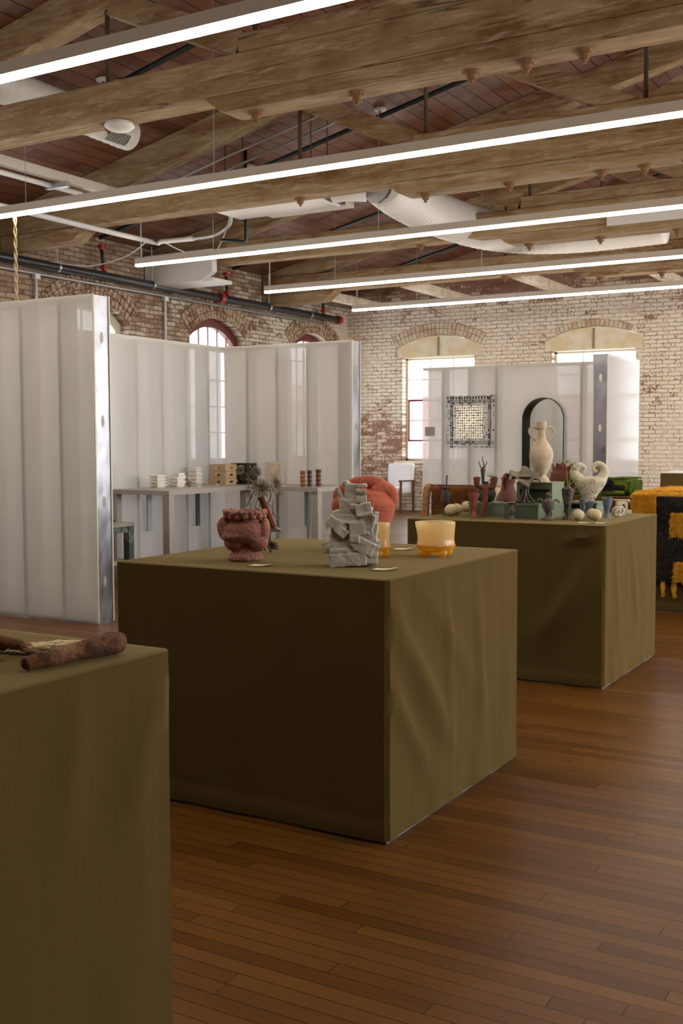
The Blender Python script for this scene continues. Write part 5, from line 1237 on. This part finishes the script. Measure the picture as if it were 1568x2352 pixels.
b = nb(); box(b, -0.05, 0.05, -0.03, 0.03, 0, 0.085); o = finish('white_block', b, 'cardw', None, loc=(-6.98, 7.62, 0.271)); tag(o, 'white block standing on the lower shelf of the marble table', 'block')

# ------------------------------------------------------------------ wall lamp of woven beads
t = thing('beaded_wall_lamp', 'square wall lamp woven of black and clear beads with a warm glow', 'wall lamp', (-6.18, 14.18, 1.637))
b = nb(); random.seed(11)
for q in (-0.30, -0.275, 0.275, 0.30):
    box(b, q-0.005, q+0.005, -0.012, 0.0, -0.36, 0.36); box(b, -0.365, 0.365, -0.016, -0.004, q-0.005+0.008, q+0.005+0.008)
finish('wire_frame', b, 'black', t)
bb = nb(); bc = nb()
for i in range(22):
    for j in range(22):
        x = -0.355+0.0338*i; z = -0.345+0.0338*j; core = 4 < i < 17 and 4 < j < 18
        if random.random() < (0.5 if core else 0.40): 
            obox(bb, (x+random.uniform(-0.004, 0.004), -0.020, z), (random.choice((0.010, 0.016, 0.022)), 0.010, random.choice((0.010, 0.022))), (0, random.uniform(-0.8, 0.8), 0))
        else: obox(bc, (x, -0.018, z), (0.016, 0.010, 0.020), (0, random.uniform(-0.8, 0.8), 0))
for i in range(16): obox(bb, (-0.34+i*0.043, -0.02, 0.345), (0.020, 0.012, 0.040))
o = finish('black_beads', bb, 'black', t); o['kind'] = 'stuff'
o = finish('clear_beads', bc, 'tilec', t); o['kind'] = 'stuff'
b = nb()
for i in range(12):
    for j in range(13):
        x = -0.195+0.034*i; z = -0.21+0.036*j; r = 0.0055+0.004*max(0, 1-math.hypot(x-0.01, z-0.04)/0.2); ell(b, (x, -0.028, z), (r, 0.003, r), sub=1)
o = finish('glowing_beads', b, 'warm', t, True); o['kind'] = 'stuff'
b = nb(); box(b, -0.03, 0.03, -0.01, 0.05, -0.03, 0.03); finish('wall_mount', b, 'white', t)
b = nb(); tube(b, smooth_pts([(0.0, 0.03, -0.36), (-0.01, 0.04, -0.7), (-0.03, 0.04, -1.2), (-0.02, 0.03, -1.60)], 5), 0.004, 6); finish('cord', b, 'conduit', t, True)

# ------------------------------------------------------------------ arched mirror
t = thing('arched_mirror', 'tall arched mirror in a deep black frame set into the far partition', 'mirror', (-5.14, 14.235, 0.03))
lo = arcpath(0.296, 1.935); li = [(u, v+0.012 if v < 0.1 else v) for u, v in arcpath(0.287, 1.926)]
finish('frame', plate(lo, [li], 0.155, lambda u, v, w: (u, w, v)), 'black', t)
finish('mirror_glass', plate(li, [], 0.008, lambda u, v, w: (u, 0.145+w, v)), 'mirror', t)

# ------------------------------------------------------------------ chairs
t = thing('fur_lounge_chair', 'lounge chair covered in rust brown fur, seen from behind the second plinth', 'chair', (-6.27, 12.8, 0))
b = nb(); box(b, 0.12, 0.94, 0.0, 0.16, 0.20, 0.80, bev=0.05); o = finish('backrest', b, 'fur_o', t, True); o.modifiers.new('s', 'SUBSURF').levels = 2
b = nb(); box(b, 0.12, 0.94, 0.16, 0.75, 0.20, 0.42, bev=0.05); finish('seat', b, 'fur_o', t, True)
for x in (0.0, 0.98):
    b = nb(); tube(b, smooth_pts([(x+0.04, 0.02, 0.02), (x+0.04, 0.04, 0.40), (x+0.05, 0.06, 0.70), (x+0.06, 0.14, 0.77), (x+0.04, 0.60, 0.62), (x+0.04, 0.70, 0.40), (x+0.04, 0.74, 0.02)], 6), 0.05, 12); finish('arm_frame', b, 'fur_edge', t, True)
def fuzz(bm, pts_fn, n, ln, r, seedv, droop=0.3):
    random.seed(seedv)
    for _ in range(n):
        p, nrm, d = pts_fn(); q = p+nrm*ln*random.uniform(0.5, 1)+d*ln*random.uniform(0, 1); tube(bm, [p, (p+q)/2+nrm*ln*0.15, q-Vector((0, 0, ln*droop))], [r, r, r*0.4], 3, cap=False)
t2 = thing('upholstered_chair', 'white upholstered armchair with wooden legs below the left tall window', 'chair', (-9.90, 18.95, 0))
b = nb(); obox(b, (0, 0.34, 0.68), (0.56, 0.09, 0.52), (R(-8), 0, 0), bev=0.03); finish('backrest', b, 'whitefab', t2, True)
b = nb(); obox(b, (0, 0.02, 0.42), (0.54, 0.58, 0.13), bev=0.03); finish('seat', b, 'whitefab', t2, True)
for x in (-0.30, 0.30):
    for y in (-0.26, 0.30):
        b = nb(); bar(b, (x, y*1.0, 0.0), (x, y*0.92, 0.60), 0.035, 0.045); finish('leg', b, 'wood_d', t2)
    b = nb(); bar(b, (x, -0.30, 0.61), (x, 0.34, 0.60), 0.045, 0.03); finish('armrest', b, 'wood_d', t2)
b = nb(); tube(b, [(0, 0, 0), (0.9, 0, 0)], 0.022, 8)
o = finish('wall_rail', b, 'conduit', None, True, loc=(-9.50, 19.44, 0.70)); tag(o, 'grey rail pipe along the brick right of the white chair', 'pipe')

# ------------------------------------------------------------------ blankets
def blanket_patch(name, mat, parent, quads):
    pass
# gold and black blanket over its plinth: closed sheet thickness 4 cm, painted squares as separate parts
t = thing('mohair_blanket', 'shaggy black and gold checked blanket draped over a plinth at the right edge', 'blanket', (-2.38, 8.83, 0.909))
b = nb(); box(b, -0.035, 0.42, -0.035, 1.18, 0.002, 0.048, bev=0.012); box(b, 0.33, 1.24, -0.03, 1.18, 0.002, 0.040); finish('top_gold', b, 'yellowfur', t, True)
b = nb()
for k in range(5): bar(b, (0.10+0.1*k, 0.14+0.13*k, 0.047), (1.22, 0.10+0.16*k, 0.045), 0.05, 0.012)
finish('top_stripes', b, 'blackfur', t)
b = nb(); box(b, 0.16, 1.24, -0.055, -0.015, -0.665, 0.02, bev=0.01); box(b, 0.0, 0.17, -0.052, -0.015, -0.665, -0.24, bev=0.01); finish('front_black', b, 'blackfur', t)
b = nb(); box(b, -0.03, 0.165, -0.062, -0.015, -0.24, 0.035, bev=0.012); finish('gold_square', b, 'yellowfur', t)
b = nb(); box(b, 0.30, 0.58, -0.068, -0.04, -0.30, -0.11, bev=0.01); finish('gold_square', b, 'yellowfur', t)
b = nb(); box(b, 0.33, 0.60, -0.068, -0.04, -0.66, -0.50, bev=0.01); finish('gold_square', b, 'yellowfur', t)
bf = nb(); bk = nb(); random.seed(5)
def hair(bm, p, d, ln, r=0.0016):
    p = Vector(p); d = Vector(d).normalized(); q = p+d*ln; tube(bm, [p, p.lerp(q, 0.5)+Vector((0, 0, 0.006)), q-Vector((0, 0, ln*0.25))], [r, r, r*0.4], 3, cap=False)
for i in range(2600):
    x = random.uniform(-0.03, 0.165); z = random.uniform(-0.24, 0.035); hair(bf, (x, -0.060, z), (random.uniform(-0.8, 0.8), -0.9, random.uniform(-1.5, 0)), random.uniform(0.015, 0.035))
for x0, x1, z0, z1 in ((0.30, 0.58, -0.30, -0.11), (0.33, 0.60, -0.66, -0.50)):
    for i in range(1500):
        x = random.uniform(x0, x1); z = random.uniform(z0, z1)
        dx = -1.6 if x < x0+0.05 else random.uniform(-0.6, 0.6)
        hair(bf, (x, -0.066, z), (dx, -0.7, random.uniform(-1.0, 0.3)), random.uniform(0.015, 0.04))
for i in range(2600):
    x = random.uniform(-0.03, 1.2); y = random.uniform(-0.04, 1.15); hair(bf, (x, y, 0.046), (random.uniform(-1, 1), -0.6, 0.5), random.uniform(0.015, 0.035))
for i in range(2600):
    x = random.uniform(0.165, 0.9) if random.random() < 0.85 else random.uniform(0, 0.17); z = random.uniform(-0.66, 0.01)
    if x < 0.165 and z > -0.24: continue
    hair(bk, (x, -0.054, z), (random.uniform(-0.8, 0.8), -0.6, random.uniform(-1.2, 0)), random.uniform(0.012, 0.03))
o = finish('gold_pile', bf, 'yellowfur', t); o['kind'] = 'stuff'; o = finish('black_pile', bk, 'blackfur', t); o['kind'] = 'stuff'
for k in range(12):
    b = nb(); x = 0.03+0.10*k+random.uniform(-0.015, 0.015)
    for j in range(14):
        x2 = x+random.uniform(-0.02, 0.02); tube(b, smooth_pts([(x2, -0.045, -0.655), (x2+random.uniform(-0.01, 0.01), -0.05, -0.72), (x+random.uniform(-0.02, 0.02), -0.045, -0.77-random.uniform(0, 0.03))], 3), 0.0028, 4)
    finish('fringe', b, 'yellowfur' if k % 3 != 1 else 'wool', t, True)
# folded green and black blanket
t = thing('folded_blanket', 'folded green and black shaggy blanket on the plinth left of the gold one', 'blanket', (-2.50, 9.05, 0.909))
def roll(x0, x1, y0, y1, z0, z1, mat, name):
    b = nb(); box(b, x0, x1, y0, y1, z0, z1, bev=min(0.035, (z1-z0)*0.45)); o = finish(name, b, mat, t, True); return o
roll(-0.62, -0.06, 0.02, 0.36, 0.004, 0.045, 'greenfur', 'bottom_fold'); roll(-0.60, -0.05, 0.03, 0.38, 0.046, 0.095, 'blackfur', 'middle_fold')
roll(-0.58, -0.055, 0.05, 0.38, 0.096, 0.135, 'blackfur', 'top_fold'); roll(-0.20, -0.02, 0.045, 0.40, 0.02, 0.142, 'greenfur', 'green_end_fold'); roll(-0.46, -0.32, 0.22, 0.39, 0.12, 0.150, 'greenfur', 'green_patch')
bf = nb(); bk = nb(); random.seed(6)
for i in range(1800):
    x = random.uniform(-0.20, -0.02); 
    if random.random() < 0.5: hair(bf, (x, random.uniform(0.04, 0.39), 0.140), (0.8, random.uniform(-1, 0.5), 0.3), random.uniform(0.02, 0.045))
    else: hair(bf, (-0.022, random.uniform(0.04, 0.39), random.uniform(0.03, 0.13)), (0.8, random.uniform(-0.8, 0.8), -0.6), random.uniform(0.02, 0.04))
for i in range(1500):
    x = random.uniform(-0.58, -0.15); z = random.uniform(0.05, 0.13); hair(bk, (x, 0.028, z), (random.uniform(-0.6, 0.6), -0.8, -0.6), random.uniform(0.012, 0.03))
for i in range(900):
    x = random.uniform(-0.58, -0.2); hair(bk, (x, random.uniform(0.06, 0.37), 0.134), (random.uniform(-1, 1), -0.6, 0.4), random.uniform(0.015, 0.03))
for i in range(700): hair(bf, (random.uniform(-0.6, -0.2), 0.020, random.uniform(0.01, 0.04)), (random.uniform(-0.6, 0.6), -0.8, -0.3), random.uniform(0.012, 0.025))
o = finish('green_pile', bf, 'greenfur', t); o['kind'] = 'stuff'; o = finish('black_pile', bk, 'blackfur', t); o['kind'] = 'stuff'
# fur pile on the lounge chair
tfur = [o for o in bpy.data.objects if o.name == 'fur_lounge_chair'][0]
bf = nb(); random.seed(8)
for i in range(3600):
    x = random.uniform(0.12, 0.94)
    if random.random() < 0.75: hair(bf, (x, 0.002, random.uniform(0.22, 0.79)), (random.uniform(-0.6, 0.6), -0.8, -0.6), random.uniform(0.015, 0.035))
    else: hair(bf, (x, random.uniform(0.01, 0.15), 0.795), (random.uniform(-0.8, 0.8), -0.4, 0.9), random.uniform(0.015, 0.03))
o = finish('fur_pile', bf, 'fur_o', tfur); o['kind'] = 'stuff'

# ------------------------------------------------------------------ outside
t = thing('brick_building', 'red brick building seen through the left tall window', 'building', (-18.5, 36.0, -3.0))
b = nb(); box(b, -6, 8, 0, 8, 0, 6.0); finish('wall', b, 'outbrick', t)
b = nb(); 
lp = [(-6.3, 5.98), (8.3, 5.98), (4.0, 7.6), (-2.0, 7.6)]
finish('roof', plate(lp, [], 8.2, lambda u, v, w: (u, -0.1+w, v)), 'outwhite', t)
for k in range(6):
    b = nb(); box(b, -4.5+2*k, -3.7+2*k, -0.04, 0.0, 3.6, 5.0); finish('window', b, 'outwhite', t)
t = thing('roof_railing', 'pale railing outside the left tall window', 'railing', (-13.5, 23.0, -0.2))
b = nb(); box(b, -3, 5, -0.03, 0.03, 1.55, 1.62); finish('rail', b, 'outwhite', t)
b = nb()
for k in range(40): box(b, -3+k*0.2, -2.97+k*0.2, -0.01, 0.01, 0.0, 1.55)
finish('balusters', b, 'outwhite', t)
b = nb(); box(b, -60, 60, 20.2, 120, -3.2, -3.0); o = finish('outdoor_ground', b, 'outwhite', None); struct(o)
